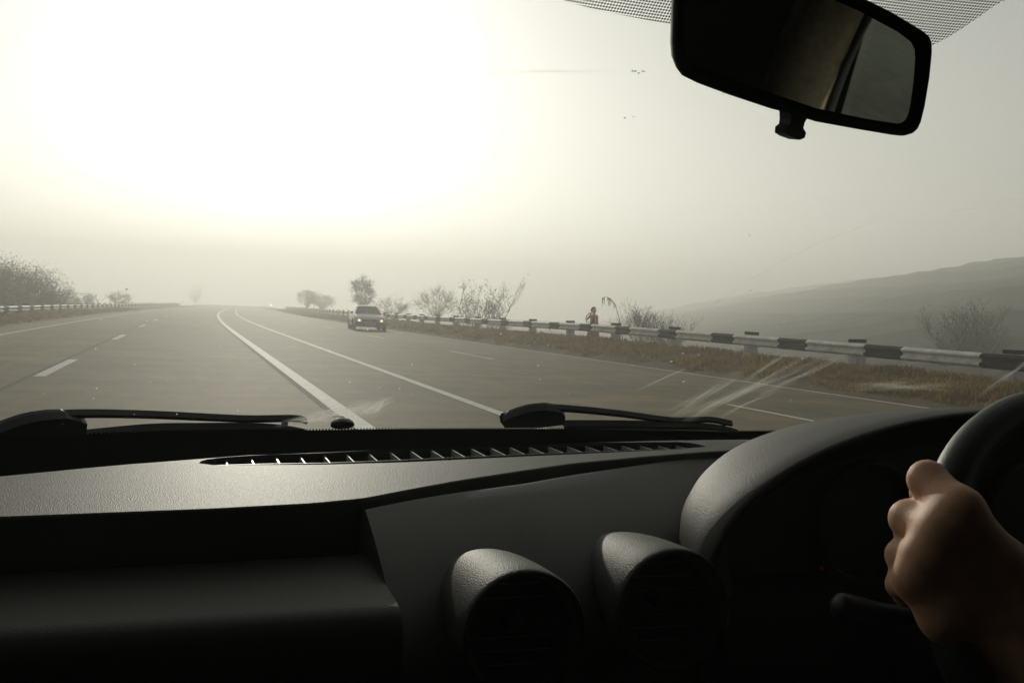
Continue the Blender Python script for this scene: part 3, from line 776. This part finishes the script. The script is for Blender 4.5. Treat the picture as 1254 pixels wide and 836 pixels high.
# left flank of the console
i0 = len(V)
V += [(p[0] - .001, p[1] + .16, p[2] - .005) for p in rows[0]]
fl = [tuple(p) for p in rows[0]]
i1 = len(V); V += fl
for k in range(n - 1): F.append((i0 + k, i0 + k + 1, i1 + k + 1, i1 + k))
con = mk('centre_console', V, F, M_PLASTIC, cab, True)
e = con.modifiers.new('edge', 'EDGE_SPLIT'); e.split_angle = R(60)

# two round air vents under bullet shaped hoods
def pod(cx, yn, cz, rad, L, tilt):
    """hood opening at yn facing the cabin"""
    ctr = Vector((cx, yn, cz)); ax = Vector((.02, math.cos(tilt), -math.sin(tilt))).normalized()
    side = ax.cross(Vector((0, 0, 1))).normalized(); up = side.cross(ax)
    rows = []
    m = 48
    prof = [(.012, .86), (.004, .885), (-.001, .91), (-.003, .95), (0, .985), (.004, 1.0)] + [(L * q, (1 - q ** 2.6) ** .5) for q in (.12, .25, .38, .5, .6, .7, .78, .85, .91, .96, .99)]
    for q, r in prof:
        rows.append([ctr + ax * q + (side * math.cos(2 * math.pi * k / m) + up * math.sin(2 * math.pi * k / m) * 1.0) * rad * r for k in range(m)])
    V, F = gridf(rows, True)
    F.append(tuple((len(prof) - 1) * m + k for k in range(m)))
    h = mk('air_vent', V, F, M_PLASTIC, cab, True)
    # inner barrel, ring and louvres
    rows = []
    for q, r in [(.010, .865), (.035, .84), (.036, .80), (.05, .80), (.052, .0)]:
        rows.append([ctr + ax * q + (side * math.cos(2 * math.pi * k / m) + up * math.sin(2 * math.pi * k / m)) * rad * r for k in range(m)])
    V, F = gridf(rows, True); mk('vent_barrel', V, F, M_DARK, h, True)
    for j in range(-3, 4):
        z = j * rad * .22; w = math.sqrt(max(.01, .64 - (z / rad) ** 2)) * rad
        c = ctr + ax * .030 + up * z
        p = [c + side * w - up * .001, c - side * w - up * .001, c - side * w + ax * .014 - up * .005, c + side * w + ax * .014 - up * .005]
        p2 = [v + up * .0016 for v in p]
        mk('slat', p + p2, [(3, 2, 1, 0), (4, 5, 6, 7), (0, 1, 5, 4), (1, 2, 6, 5), (2, 3, 7, 6), (3, 0, 4, 7)], M_SATIN, h)
    mk('knob', *tube([ctr + ax * .022, ctr + ax * .04], [.006, .009], 14), M_SATIN, h)
pod(.233, .655, .922, .0470, .175, R(2))
pod(.393, .735, .9070, .0520, .19, R(2))

# instrument hood in front of the steering wheel
hst = [(.800, .766, .285, .940, .098), (.752, .762, .306, .932, .138), (.7465, .761, .312, .930, .1435), (.747, .761, .3155, .930, .1462), (.752, .762, .3185, .930, .1475), (.77, .764, .322, .931, .147), (.80, .766, .321, .934, .1405), (.83, .768, .316, .937, .1345), (.86, .769, .307, .940, .1265), (.90, .770, .286, .944, .1160), (.94, .771, .258, .950, .1030), (.98, .772, .225, .957, .0860), (1.02, .773, .185, .963, .066), (1.06, .774, .14, .968, .043), (1.10, .775, .08, .972, .018), (1.115, .775, .01, .974, .003)]
rows = []
for y, xc, a, z0, b in hst:
    r = []
    for k in range(57):
        th = math.pi * (k / 56) * 1.16 - math.pi * .08
        c, s = -math.cos(th), math.sin(th)
        r.append((xc + a * c, y + (.02 * (1 - abs(s)) if y < .8 else 0), z0 + b * (s if s > 0 else s * 1.6)))
    rows.append(r)
V, F = gridf(rows); hood = mk('instrument_hood', V, F, M_PLASTIC, cab, True)
# gauge board sunk in the hood, two dials, one red lamp
pts = [(.762 + .30 * -math.cos(math.pi * k / 30), .83, .905 + .145 * math.sin(math.pi * k / 30)) for k in range(31)]
gb = mk('gauge_board', pts + [(p[0], .85, p[2]) for p in pts], [tuple(range(31)), tuple(range(61, 30, -1))] + [(k, k + 1, 32 + k, 31 + k) for k in range(30)], M_DARK, cab)
for gx in (.655, .86):
    rows = [[(gx + r * math.cos(a), y, .955 + r * math.sin(a)) for r, y in ((.056, .828), (.060, .815), (.064, .828))] for a in [2 * math.pi * k / 32 for k in range(33)]]
    mk('dial', *gridf(rows), M_SATIN, gb, True)
mk('warning_light', *box(.603, .606, .826, .829, .908, .911), M_WARN, gb)
mk('lower_trim', *box(.47, 1.20, .78, .95, .50, .90), M_DARK, cab)
mk('steering_column', *tube([(.70, .55, .93), (.70, .80, .83)], [.035, .05], 16), M_DARK, cab)
st_ = tube(smoothline([(.66, .66, .90), (.60, .655, .912), (.54, .65, .922), (.50, .645, .930), (.485, .643, .932)], 14), [.008] * 8 + [.009, .010, .011, .0115, .011, .006], 12)
mk('stalk', *st_, M_SATIN, cab, True)

# windscreen glass, its black border and dot print
us = np.linspace(-1, 1, 41); vs_ = np.linspace(0, VMAX, 18)
V, F = gridf([[WS(u, v) for u in us] for v in vs_]); ws = mk('windscreen', V, F, M_GLASS, cab, True)
bt = lambda u: .070 + .062 * max(0, abs(u) - .42)
V, F = gridf([[WS(u, bt(u) * k / 5 - .002, .0025) for u in us] for k in range(6)]); mk('frit_band', V, F, M_FRIT_SHADOW, ws, True)
mb = MB()
for k in range(330):
    u = -.95 + 1.9 * k / 329; c = bt(u) + .0008
    mb.add(([WS(u - .0016, c - .003, .0026), WS(u + .0016, c - .003, .0026), WS(u + .0012, c + .001, .0026), WS(u - .0012, c + .001, .0026)], [(0, 1, 2, 3)]))
tag(mk('frit_dot', *mb.vf(), M_FRIT_SHADOW, ws), kind='stuff')
for s in (-1, 1):
    V, F = gridf([[WS(s * (1 - .045 * k / 3), v, .0025) for k in range(4)] for v in vs_]); mk('frit_band', V, F, M_FRIT_SHADOW, ws, True)
def below(u):
    return interp(u, [-.26, -.250, -.213, -.175, -.125, -.082, 0, .129, .25, .326, .345, .360, .379, .40], [.93, .924, .921, .919, .917, .915, .91, .906, .915, .934, .952, .974, 1.005, 1.02])
uu = np.linspace(-.26, .385, 60); V, F, UV = [], [], []
for u in uu:
    for k in range(8):
        v = below(u) + (VMAX - below(u)) * k / 7; V.append(WS(u, v, .002)); UV.append((u * .63 / .0027, v * .70 / .0027))
for i in range(len(uu) - 1):
    for k in range(7): F.append((i * 8 + k, (i + 1) * 8 + k, (i + 1) * 8 + k + 1, i * 8 + k + 1))
mk('frit_print', V, F, M_DOTS, ws, True, UV)
# dried smears and splashes on the outside of the glass
def smear(a, b, w0, w1, bow=0., nm='smear', m=None):
    n = 12; V, F, UV = [], [], []
    a, b = Vector(a), Vector(b); d = (b - a); p = Vector((-d.y, d.x)).normalized()
    for i in range(n + 1):
        f = i / n; c = a + d * f + p * bow * math.sin(math.pi * f); w = (w0 + (w1 - w0) * f) / 2
        for k in range(3):
            q = c + p * w * (k - 1); V.append(WS(q.x, q.y, -.003)); UV.append((f, k / 2))
    for i in range(n):
        for k in range(2): F.append((3 * i + k, 3 * i + k + 1, 3 * i + k + 4, 3 * i + k + 3))
    mk(nm, V, F, m or M_SMEAR, ws, True, UV)
for a, b, w0, w1, bow in [((.501, .307), (.388, .141), .012, .02, .004), ((.526, .286), (.347, .119), .02, .03, .006), ((.469, .327), (.40, .19), .01, .02, 0), ((.569, .316), (.44, .165), .014, .03, .008), ((.492, .194), (.405, .10), .010, .016, -.004),
        ((.799, .194), (.830, .34), .012, .012, 0), ((.607, .197), (.760, .222), .016, .03, .006), ((.60, .21), (.70, .226), .01, .02, .002), ((.314, .274), (.20, .17), .006, .012, 0), ((.40, .25), (.30, .10), .03, .05, .004), ((.45, .22), (.33, .09), .03, .05, .004), ((-.352, .797), (-.104, .836), .006, .008, .006),
        ((.25, .40), (.45, .62), .008, .006, .02), ((.55, .64), (.78, .70), .006, .006, .01)]:
    smear(a, b, w0, w1, bow)
for a, b, w0, w1, bow in [((-.345, .090), (-.255, .148), .05, .02, .0), ((-.43, .078), (-.27, .128), .03, .06, .008), ((-.30, .085), (-.268, .150), .04, .02, 0), ((-.46, .072), (-.34, .098), .02, .04, .004)]: smear(a, b, w0, w1, bow, m=M_SMEAR_THICK)
rs = random.Random(9)
M_SPOT = mat('dried_droplet', (.75, .74, .70), .5, .6)
M_SPOT.node_tree.nodes['Principled BSDF'].inputs['Transmission Weight'].default_value = .35
M_BUG = mat('insect_stain', (.12, .09, .06), .9)
def spot(u, v, s, m=M_SPOT, nm='droplet', st=1.):
    V = [WS(u + s * st * math.cos(a) * rs.uniform(.7, 1.2) + s * .55 * math.sin(a) * st * .6, v + s * .8 * math.sin(a) * rs.uniform(.7, 1.2), -.0035) for a in [2 * math.pi * k / 8 for k in range(8)]]
    V.append(WS(u, v, -.0042)); mk(nm, V, [(k, (k + 1) % 8, 8) for k in range(8)], m, ws, True)
for u, v, s in [(.243, .260, .003), (.256, .283, .0025), (.290, .28, .0022), (.405, .363, .0026), (.413, .379, .0022), (.2915, .205, .0025), (.49, .28, .003), (.47, .255, .002), (.35, .30, .0015), (.52, .16, .0018)]: spot(u, v, s)
for _ in range(70): spot(rs.uniform(-.85, .75), rs.uniform(.10, .42), rs.uniform(.0005, .0012))
for k in range(9): spot(-.095 + rs.gauss(0, .009), .838 + rs.gauss(0, .002), rs.uniform(.0006, .0016), M_BUG, 'insect_stain')
for _ in range(12): spot(rs.uniform(-.8, .7), rs.uniform(.3, .9), rs.uniform(.0008, .0016), M_BUG, 'insect_stain')

M_TRIM = mat('beige_trim', (.34, .30, .20), .95, .1, noise=(90, .2, 3))
# body shell: pillars, roof, doors, floor, rear
def shell_edge(s, v): return WS(s, v)
for s in (-1, 1):
    rows = []
    for v in np.linspace(-.05, VMAX + .01, 14):
        a = WS(s, v); rows.append([a + Vector((s * -.012, -.012, -.006)), a + Vector((s * .05, -.02, .005)), a + Vector((s * .055, -.10, -.01)), a + Vector((s * .0, -.085, -.03)), a + Vector((s * -.012, -.05, -.03))])
    V, F = gridf(rows, True); mk('windscreen_pillar', V, F, M_LINING, cab, True)
rows = [[WS(u, VMAX - .01) + Vector((0, .01, .004)) for u in us], [WS(u, VMAX - .01) + Vector((0, -.02, .002)) for u in us], [WS(u, VMAX - .01) + Vector((0, -.06, .014)) for u in us], [(CXC + u * .66, .20, 1.55) for u in us], [(CXC + u * .68, -.5, 1.55) for u in us], [(CXC + u * .66, -1.2, 1.5) for u in us], [(CXC + u * .66, -1.7, 1.40) for u in us]]
V, F = gridf(rows); rf = mk('roof', V, F, M_LINING, cab, True)
sol = rf.modifiers.new('thick', 'SOLIDIFY'); sol.thickness = .04; sol.offset = 1
# doors with window openings; the pane is a sub-part
def door(s, yb, yf, pane_mat):
    X = lambda z: CXC + s * interp(z, [.3, .95, 1.55], [.78, .79, .66])
    zs = [.28, .5, .75, .955, 1.02]
    mb = MB()
    t_ = .05 * s
    rows = [[(X(z), y, z) for z in zs] + [(X(z) + t_, y, z) for z in zs[::-1]] for y in np.linspace(-1.7, 1.10, 15)]
    V, F = gridf(rows, True); d = mk('door', V, F, M_LINING, cab)
    # sash above the belt line: front quarter, B pillar, rear pillar
    for y0, y1, y0t, y1t in ((yb - .085, yb, yb - .075, yb + .005), (-1.7, -1.0, -1.7, -1.1)):
        rows = [[(X(z), a + (b - a) * 0, z) for z in (1.02, 1.2, 1.36, 1.51)] for a, b in ((y0, y0t), (y1, y1t))]
        rr_ = []
        for f in (0, .25, .5, .75, 1):
            lo, hi = y0 + (y1 - y0) * f, y0t + (y1t - y0t) * f
            bul = .03 * math.sin(math.pi * f)
            rr_.append([(X(z) - s * bul, lo + (hi - lo) * (z - 1.02) / .49 - .055 * math.sin(math.pi * (z - 1.0) / .55), z) for z in np.linspace(1.015, 1.55, 9)])
        V, F = gridf(rr_); p = mk('door_pillar', V, F, M_TRIM, d, True)
        sd_ = p.modifiers.new('thick', 'SOLIDIFY'); sd_.thickness = .03; sd_.offset = 0
    V, F = gridf([[(X(z) + .02 * s, y, z) for z in (1.0, 1.25, 1.56)] for y in (yb - .02, .6, 1.08)]); mk('window_pane', V, F, pane_mat, d)
    V, F = gridf([[(X(z) + .02 * s, y, z) for z in (1.0, 1.25, 1.56)] for y in (-1.1, yb - .03)]); mk('window_pane', V, F, M_BLACKOUT, d)
    mk('window_seal', *tube([(X(z) - .004 * s, yb + .012 - .055 * math.sin(math.pi * (z - 1.0) / .55) * 1.0, z) for z in np.linspace(1.015, 1.54, 12)], .010, 8), M_DARK, d, True)
door(1, .34, 1.0, M_SIDEGLASS); door(-1, .58, 1.0, M_SIDEGLASS)  # left opening shortened, added film behind, to keep light off the hand
mk('floor_pan', *box(-.40, 1.30, -1.75, 1.36, .18, .28), M_LINING, cab)
mk('bulkhead', *box(-.36, 1.26, 1.00, 1.04, .28, .90), M_DARK, cab)
mk('rear_panel', *box(-.40, 1.30, -1.76, -1.70, .28, 1.5), M_LINING, cab)
V, F = gridf([[(CXC + u * .80, 1.42 - .33 * abs(u) ** 3, .945) for u in us], [(CXC + u * .80, 1.30 - .33 * abs(u) ** 3, .93) for u in us], [(CXC + u * .80, 1.0 - .30 * abs(u) ** 3, .92) for u in us]]); mk('shadow_sheet', V, F, M_FRIT_SHADOW, cab)  # near-black sheet stands in for the shadow behind the dash's far edge
# bonnet and cowl ahead of the glass
V, F = gridf([[(CXC + u * .80, 1.40 - .33 * abs(u) ** 3 + .012, .945 - .02 * abs(u) ** 3) for u in us], [(CXC + u * .80, 1.48 - .25 * abs(u) ** 3, .925) for u in us]]); mk('cowl', V, F, M_DARK, cab, True)
V, F = gridf([[(CXC + u * w, y - .1 * abs(u) ** 3, z - .05 * abs(u) ** 4) for u in us] for y, z, w in ((1.49, .925, .80), (1.56, .92, .80), (1.8, .87, .80), (2.1, .80, .78), (2.35, .71, .74), (2.45, .60, .70))]); mk('bonnet', V, F, M_CARPAINT, cab, True)

# ------------------------------------------------------------------ seats and driver's side are out of view; the steering wheel
SW = Vector((.70, .575, .938)); sn = Vector((0, -math.cos(R(25)), math.sin(R(25)))); su = Vector((0, math.sin(R(25)), math.cos(R(25)))); sx_ = Vector((1, 0, 0))
wheel = thing('steering_wheel', 'black leather steering wheel gripped by the driver, rising at the right edge', 'steering wheel', SW)
rows = []
for k in range(97):
    a = 2 * math.pi * k / 96; c = SW + (sx_ * math.cos(a) + su * math.sin(a)) * .168; o = sx_ * math.cos(a) + su * math.sin(a)
    rows.append([c + (o * math.cos(b) * .0160 + sn * math.sin(b) * .0170) for b in [2 * math.pi * j / 16 for j in range(16)]])
mk('rim', *gridf(rows, True), M_LEATHER, wheel, True)
hub = [(0, .0), (.030, .0), (.055, .004), (.068, .012), (.072, .03), (.066, .05)]
rows = [[SW + (sx_ * math.cos(a) * r * 1.15 + su * math.sin(a) * r) - sn * (d + .006) for r, d in hub] for a in [2 * math.pi * k / 40 for k in range(41)]]
mk('hub', *gridf(rows), M_DARK, wheel, True)
for a in (R(-38), R(218), R(-70), R(250)):
    d = sx_ * math.cos(a) + su * math.sin(a); q = d.cross(sn)
    rows = []
    for f, w in ((.055, .024), (.10, .017), (.14, .014), (.163, .016)):
        c = SW + d * f - sn * (.02 * (1 - (f - .055) / .11) + .004); rows.append([c + q * w + sn * .006, c - q * w + sn * .006, c - q * w - sn * .006, c + q * w - sn * .006])
    mk('spoke', *gridf(rows, True), M_DARK, wheel, True)

# ------------------------------------------------------------------ rear-view mirror
MC = Vector((0, 0, CAM_H)) + (Vector((.4444, .6605, 1.3511)) - Vector((0, 0, CAM_H))) * (.62 / .76); MS = .62 / .76
mn = Vector((.32, -.9301, -.18)).normalized(); mx_ = Vector((.9456, .3254, -.0001)); mx_ = (mx_ - mn * mx_.dot(mn)).normalized(); mu = Vector((.0587, -.1702, .9837)); mu = (mu - mn * mu.dot(mn)).normalized()
mir = thing('rear_view_mirror', 'black rear view mirror hanging at the top of the windscreen', 'mirror', MC)
OUT = [(-.1500, .052), (-.1478, .035), (-.1440, .012), (-.1395, -.010), (-.1360, -.0195), (-.1300, -.0265), (-.1240, -.0300), (-.1072, -.0325), (-.0712, -.0352), (-.0283, -.0374), (-.0057, -.0374), (.0284, -.0388), (.0830, -.0368), (.1350, -.0345), (.1500, -.0332), (.1600, -.0299), (.1660, -.0255), (.1690, -.0190), (.1697, -.0045), (.1675, .0198), (.1632, .0400), (.1600, .0475), (.1545, .0519), (.1450, .0542), (.1332, .0556), (.0946, .0597), (.0593, .0617), (-.0051, .0635), (-.0976, .0630), (-.1330, .0625), (-.1440, .0610), (-.1490, .0575)]
GLS = [(-.1390, .050), (-.1368, .034), (-.1330, .012), (-.1285, -.0095), (-.1255, -.0160), (-.1210, -.0195), (-.1012, -.0225), (-.0600, -.0250), (-.0169, -.0270), (.0250, -.0288), (.0914, -.0270), (.1380, -.0243), (.1450, -.0225), (.1495, -.0190), (.1516, -.0130), (.1513, -.0040), (.1485, .0150), (.1440, .0320), (.1405, .0385), (.1330, .0432), (.1115, .0472), (.0566, .0520), (-.0024, .0540), (-.0954, .0535), (-.1280, .0530), (-.1360, .0522)]
def mpt(p, d): return MC + (mx_ * p[0] + mu * p[1]) * MS - mn * d
def shrink(L, k):
    cx_ = sum(p[0] for p in L) / len(L); cz_ = sum(p[1] for p in L) / len(L)
    return [(cx_ + (p[0] - cx_) * (1 - k * .55), cz_ + (p[1] - cz_) * (1 - k)) for p in L]
rows = [[mpt(p, d) for p in shrink(OUT, k)] for k, d in ((.13, .0015), (.09, -.0015), (.04, -.003), (.012, -.002), (0, .001), (.02, .005), (.10, .012), (.22, .020), (.42, .027), (.7, .030))]
V, F = gridf(rows, True); F.append(tuple(9 * len(OUT) + k for k in range(len(OUT))))
mk('housing', V, F, M_HOUSING, mir, True)
mk('mirror_glass', [mpt(p, .0005) for p in GLS], [tuple(range(len(GLS)))], M_MIRROR, mir)
tb = [(-.0100, -.0330), (-.0068, -.0370), (-.0050, -.0420), (-.0046, -.0460), (-.0085, -.0490), (-.0075, -.0535), (-.001, -.0550), (.0110, -.0560), (.0165, -.0535), (.0170, -.0495), (.0125, -.0465), (.0128, -.0420), (.0150, -.0380), (.0200, -.0340)]
tb = [(x + .0075, z + .001) for x, z in tb]
n = len(tb)
V = [mpt(p, .004) for p in tb] + [mpt(p, .013) for p in tb]
tbo = mk('tab', V, [tuple(range(n)), tuple(range(2 * n - 1, n - 1, -1))] + [(k, n + k, n + (k + 1) % n, (k + 1) % n) for k in range(n)], M_SATIN, mir)
g = WS(.13, .955, .004)
mk('stem', *tube([mpt((0, .01), .030), mpt((0, .02), .055), g + Vector((0, -.015, -.02)), g], [.012, .010, .010, .016], 14), M_DARK, mir, True)

# ------------------------------------------------------------------ wipers, outside the glass
def wiper(label, cap, arm, blade):
    t = thing('windscreen_wiper', label, 'wiper', WS(cap[0][0], cap[0][1]))
    # hooded arm root: outline on the glass, domed outwards
    cx_ = sum(p[0] for p in cap) / len(cap); cz_ = sum(p[1] for p in cap) / len(cap)
    rows = []
    for k, o in ((0, -.006), (.0, -.016), (.08, -.021), (.4, -.025), (.8, -.026)):
        rows.append([WS(p[0] + (cx_ - p[0]) * k, p[1] + (cz_ - p[1]) * k, o) for p in cap])
    V, F = gridf(rows, True); F.append(tuple(4 * len(cap) + k for k in range(len(cap)))); F.append(tuple(range(len(cap) - 1, -1, -1)))
    mk('arm_root', V, F, M_RUBBER, t, False)
    L = smoothline(arm, 24)
    rows = []
    for i, (u, v) in enumerate(L):
        f = i / 23; w = .0046 - .0018 * f
        rows.append([WS(u, v - w, -.012), WS(u, v + w * .9, -.012), WS(u, v + w, -.020), WS(u, v - w * .6, -.021)])
    V, F = gridf(rows, True); F += [(3, 2, 1, 0), tuple(23 * 4 + k for k in range(4))]; mk('arm', V, F, M_RUBBER, t, False)
    L = smoothline(blade, 24); rows = []
    for i, (u, v) in enumerate(L):
        w = .005 * (1 - .85 * (i / 23) ** 5)
        rows.append([WS(u, v - w, -.0035), WS(u, v + w, -.0035), WS(u, v + w, -.0035 - 2.1 * w), WS(u, v - w, -.0035 - 2.1 * w)])
    V, F = gridf(rows, True); F += [(3, 2, 1, 0), tuple(23 * 4 + k for k in range(4))]; bl = mk('blade', V, F, M_RUBBER, t, False)
    for k in (20,):
        u, v = L[k]; mk('clip', [WS(u + a * .004, v + b * .006, o) for o in (-.010, -.0195) for a, b in ((-1, -1), (1, -1), (1, 1.2), (-1, 1.2))], [(0, 1, 2, 3), (7, 6, 5, 4), (0, 4, 5, 1), (1, 5, 6, 2), (2, 6, 7, 3), (3, 7, 4, 0)], M_RUBBER, bl)
wiper('black wiper with hooded arm root lying at the base of the windscreen, before the passenger', [(-.90, 0.073), (-.875, 0.084), (-.848, 0.091), (-.835, 0.100), (-.820, 0.108), (-.804, 0.113), (-.785, 0.115), (-.768, 0.114), (-.750, 0.104), (-.742, 0.097), (-.742, 0.074), (-.742, 0.066), (-.80, 0.056), (-.88, 0.056)],
      [(-.790, 0.107), (-.744, 0.106), (-.666, 0.096), (-.511, 0.073), (-.42, 0.070), (-.395, 0.062)], [(-.744, 0.066), (-.65, 0.070), (-.576, 0.066), (-.47, 0.062), (-.40, 0.058)])
wiper('black wiper with hooded arm root lying at the base of the windscreen, before the driver', [(-.034, 0.073), (-.030, 0.072), (-.022, 0.082), (-.010, 0.091), (.009, 0.101), (.030, 0.107), (.050, 0.109), (.068, 0.106), (.084, 0.100), (.094, 0.087), (.097, 0.069), (.100, 0.066), (.05, 0.056), (-.02, 0.056)],
      [(.046, 0.101), (.110, 0.097), (.216, 0.084), (.325, 0.067), (.400, 0.072), (.45, 0.062)], [(.10, 0.062), (.20, 0.063), (.30, 0.063), (.40, 0.063), (.46, 0.061)])
wn_ = thing('washer_nozzle', 'small black washer nozzle at the base of the windscreen, between the wipers', 'nozzle', WS(-.333, .08, -.01))
rows = [[WS(-.335 + r * math.cos(a), .069 + r * .50 * math.sin(a), o) for a in [2 * math.pi * k / 18 for k in range(18)]] for r, o in ((.022, -.004), (.021, -.008), (.016, -.012), (.007, -.0135))]
V, F = gridf(rows, True); F.append(tuple(3 * 18 + k for k in range(18))); mk('nozzle_body', V, F, M_RUBBER, wn_, True)
mk('jet', *tube([WS(-.335, .070, -.0125), WS(-.335, .074, -.014)], .004, 8), M_CHROME, wn_)

# ------------------------------------------------------------------ the driver's hand and arm
drv = thing('person', 'driver with bare left hand gripping the steering wheel rim', 'person', (.4786, .4794, .9376))
HAND = {
 'index': ([(0.5337, 0.5711, 1.0205), (0.5358, 0.6088, 1.0371), (0.5626, 0.6385, 1.0211), (0.5847, 0.6362, 1.0086)], (0.0158, 0.0134, 0.012, 0.0098)),
 'middle': ([(0.5229, 0.5743, 1.0058), (0.5273, 0.6170, 1.0056), (0.5532, 0.6438, 0.9893), (0.5775, 0.6399, 0.9822)], (0.0156, 0.0134, 0.0122, 0.0098)),
 'ring': ([(0.5144, 0.5796, 0.9863), (0.5240, 0.6173, 0.9773), (0.5502, 0.6420, 0.9623), (0.5755, 0.6378, 0.9596)], (0.0144, 0.0118, 0.011, 0.0095)),
 'pinky': ([(0.5078, 0.5834, 0.9689), (0.5207, 0.6135, 0.9564), (0.5432, 0.6331, 0.9427), (0.5646, 0.6313, 0.9396)], (0.013, 0.0104, 0.0098, 0.0088)),
 'thumb': ([(0.5820, 0.5781, 0.9693), (0.5861, 0.6035, 0.9859), (0.5915, 0.6253, 0.9975), (0.5928, 0.6387, 1.0052)], (0.016, 0.0128, 0.0112, 0.009))}
wrR, wrC, wrU = (0.6001, 0.5642, 0.9497), (0.5827, 0.5630, 0.9280), (0.5650, 0.5631, 0.9135)
HEEL, WEB = (0.5237, 0.5722, 0.9426), (0.5737, 0.5675, 0.9816)
def hand(X, Y, Z):
    d = None
    for nm, (P, Rr) in HAND.items():
        c = None
        for a, b, ra, rb in zip(P[:-1], P[1:], Rr[:-1], Rr[1:]):
            q = cap_d(X, Y, Z, a, b, ra, rb); c = q if c is None else smin(c, q, .008)
        d = c if d is None else smin(d, c, .006)
    for u, v in (('index', 'middle'), ('middle', 'ring'), ('ring', 'pinky')):      # webs between the fingers
        for f, r in ((.12, .0136), (.38, .0112)):
            a = [HAND[u][0][0][i] + (HAND[u][0][1][i] - HAND[u][0][0][i]) * f for i in range(3)]; b = [HAND[v][0][0][i] + (HAND[v][0][1][i] - HAND[v][0][0][i]) * f for i in range(3)]
            d = smin(d, cap_d(X, Y, Z, a, b, r, r), .006)
    p = cap_d(X, Y, Z, HAND['index'][0][0], wrR, .0150, .019)
    p = smin(p, cap_d(X, Y, Z, HAND['middle'][0][0], wrC, .0150, .020), .018)
    p = smin(p, cap_d(X, Y, Z, HAND['ring'][0][0], wrC, .0148, .020), .018)
    p = smin(p, cap_d(X, Y, Z, HAND['pinky'][0][0], HEEL, .0132, .0135), .018)
    p = smin(p, cap_d(X, Y, Z, HEEL, wrU, .0135, .018), .018)
    p = smin(p, cap_d(X, Y, Z, WEB, HAND['thumb'][0][0], .015, .017), .014)
    for nm in ('index', 'middle', 'ring', 'pinky'):              # knuckles
        k = np.array(HAND[nm][0][0]) + np.array((-.0035, -.0032, .0022)); r = HAND[nm][1][0] * .80
        p = smin(p, cap_d(X, Y, Z, k, k, r, r), .005)
    p = smin(p, cap_d(X, Y, Z, wrC, (.602, .475, .885), .028, .030), .024)
    p = smin(p, cap_d(X, Y, Z, (.602, .475, .885), (.625, .24, .81), .030, .043), .024)
    return smin(d, p, .010)
mk('body', *sdf_mesh(hand, (.46, .16, .74), (.70, .71, 1.09), .0034), M_SKIN, drv, True)
def sleeve(X, Y, Z):
    d = cap_d(X, Y, Z, (.622, .27, .82), (.615, .14, .775), .048, .058)
    d = smin(d, cap_d(X, Y, Z, (.615, .14, .775), (.70, -.06, 1.02), .058, .075), .03)
    d = np.maximum(d, (Y - .285))
    return d
mk('sleeve', *sdf_mesh(sleeve, (.5, -.2, .66), (.85, .36, 1.16), .009), M_SLEEVE, drv, True)

# ------------------------------------------------------------------ fog
hz = bpy.data.materials.new('fog_air'); hz.use_nodes = True
N, L = hz.node_tree.nodes, hz.node_tree.links; N.clear()
o_ = N.new('ShaderNodeOutputMaterial'); pv = N.new('ShaderNodeVolumePrincipled')
pv.inputs['Color'].default_value = (.87, .87, .84, 1); pv.inputs['Density'].default_value = .0060; pv.inputs['Anisotropy'].default_value = .50
L.new(pv.outputs[0], o_.inputs['Volume'])
tag(mk('haze', *box(-450, 480, -60, 640, -5.2, 33), hz), kind='stuff')
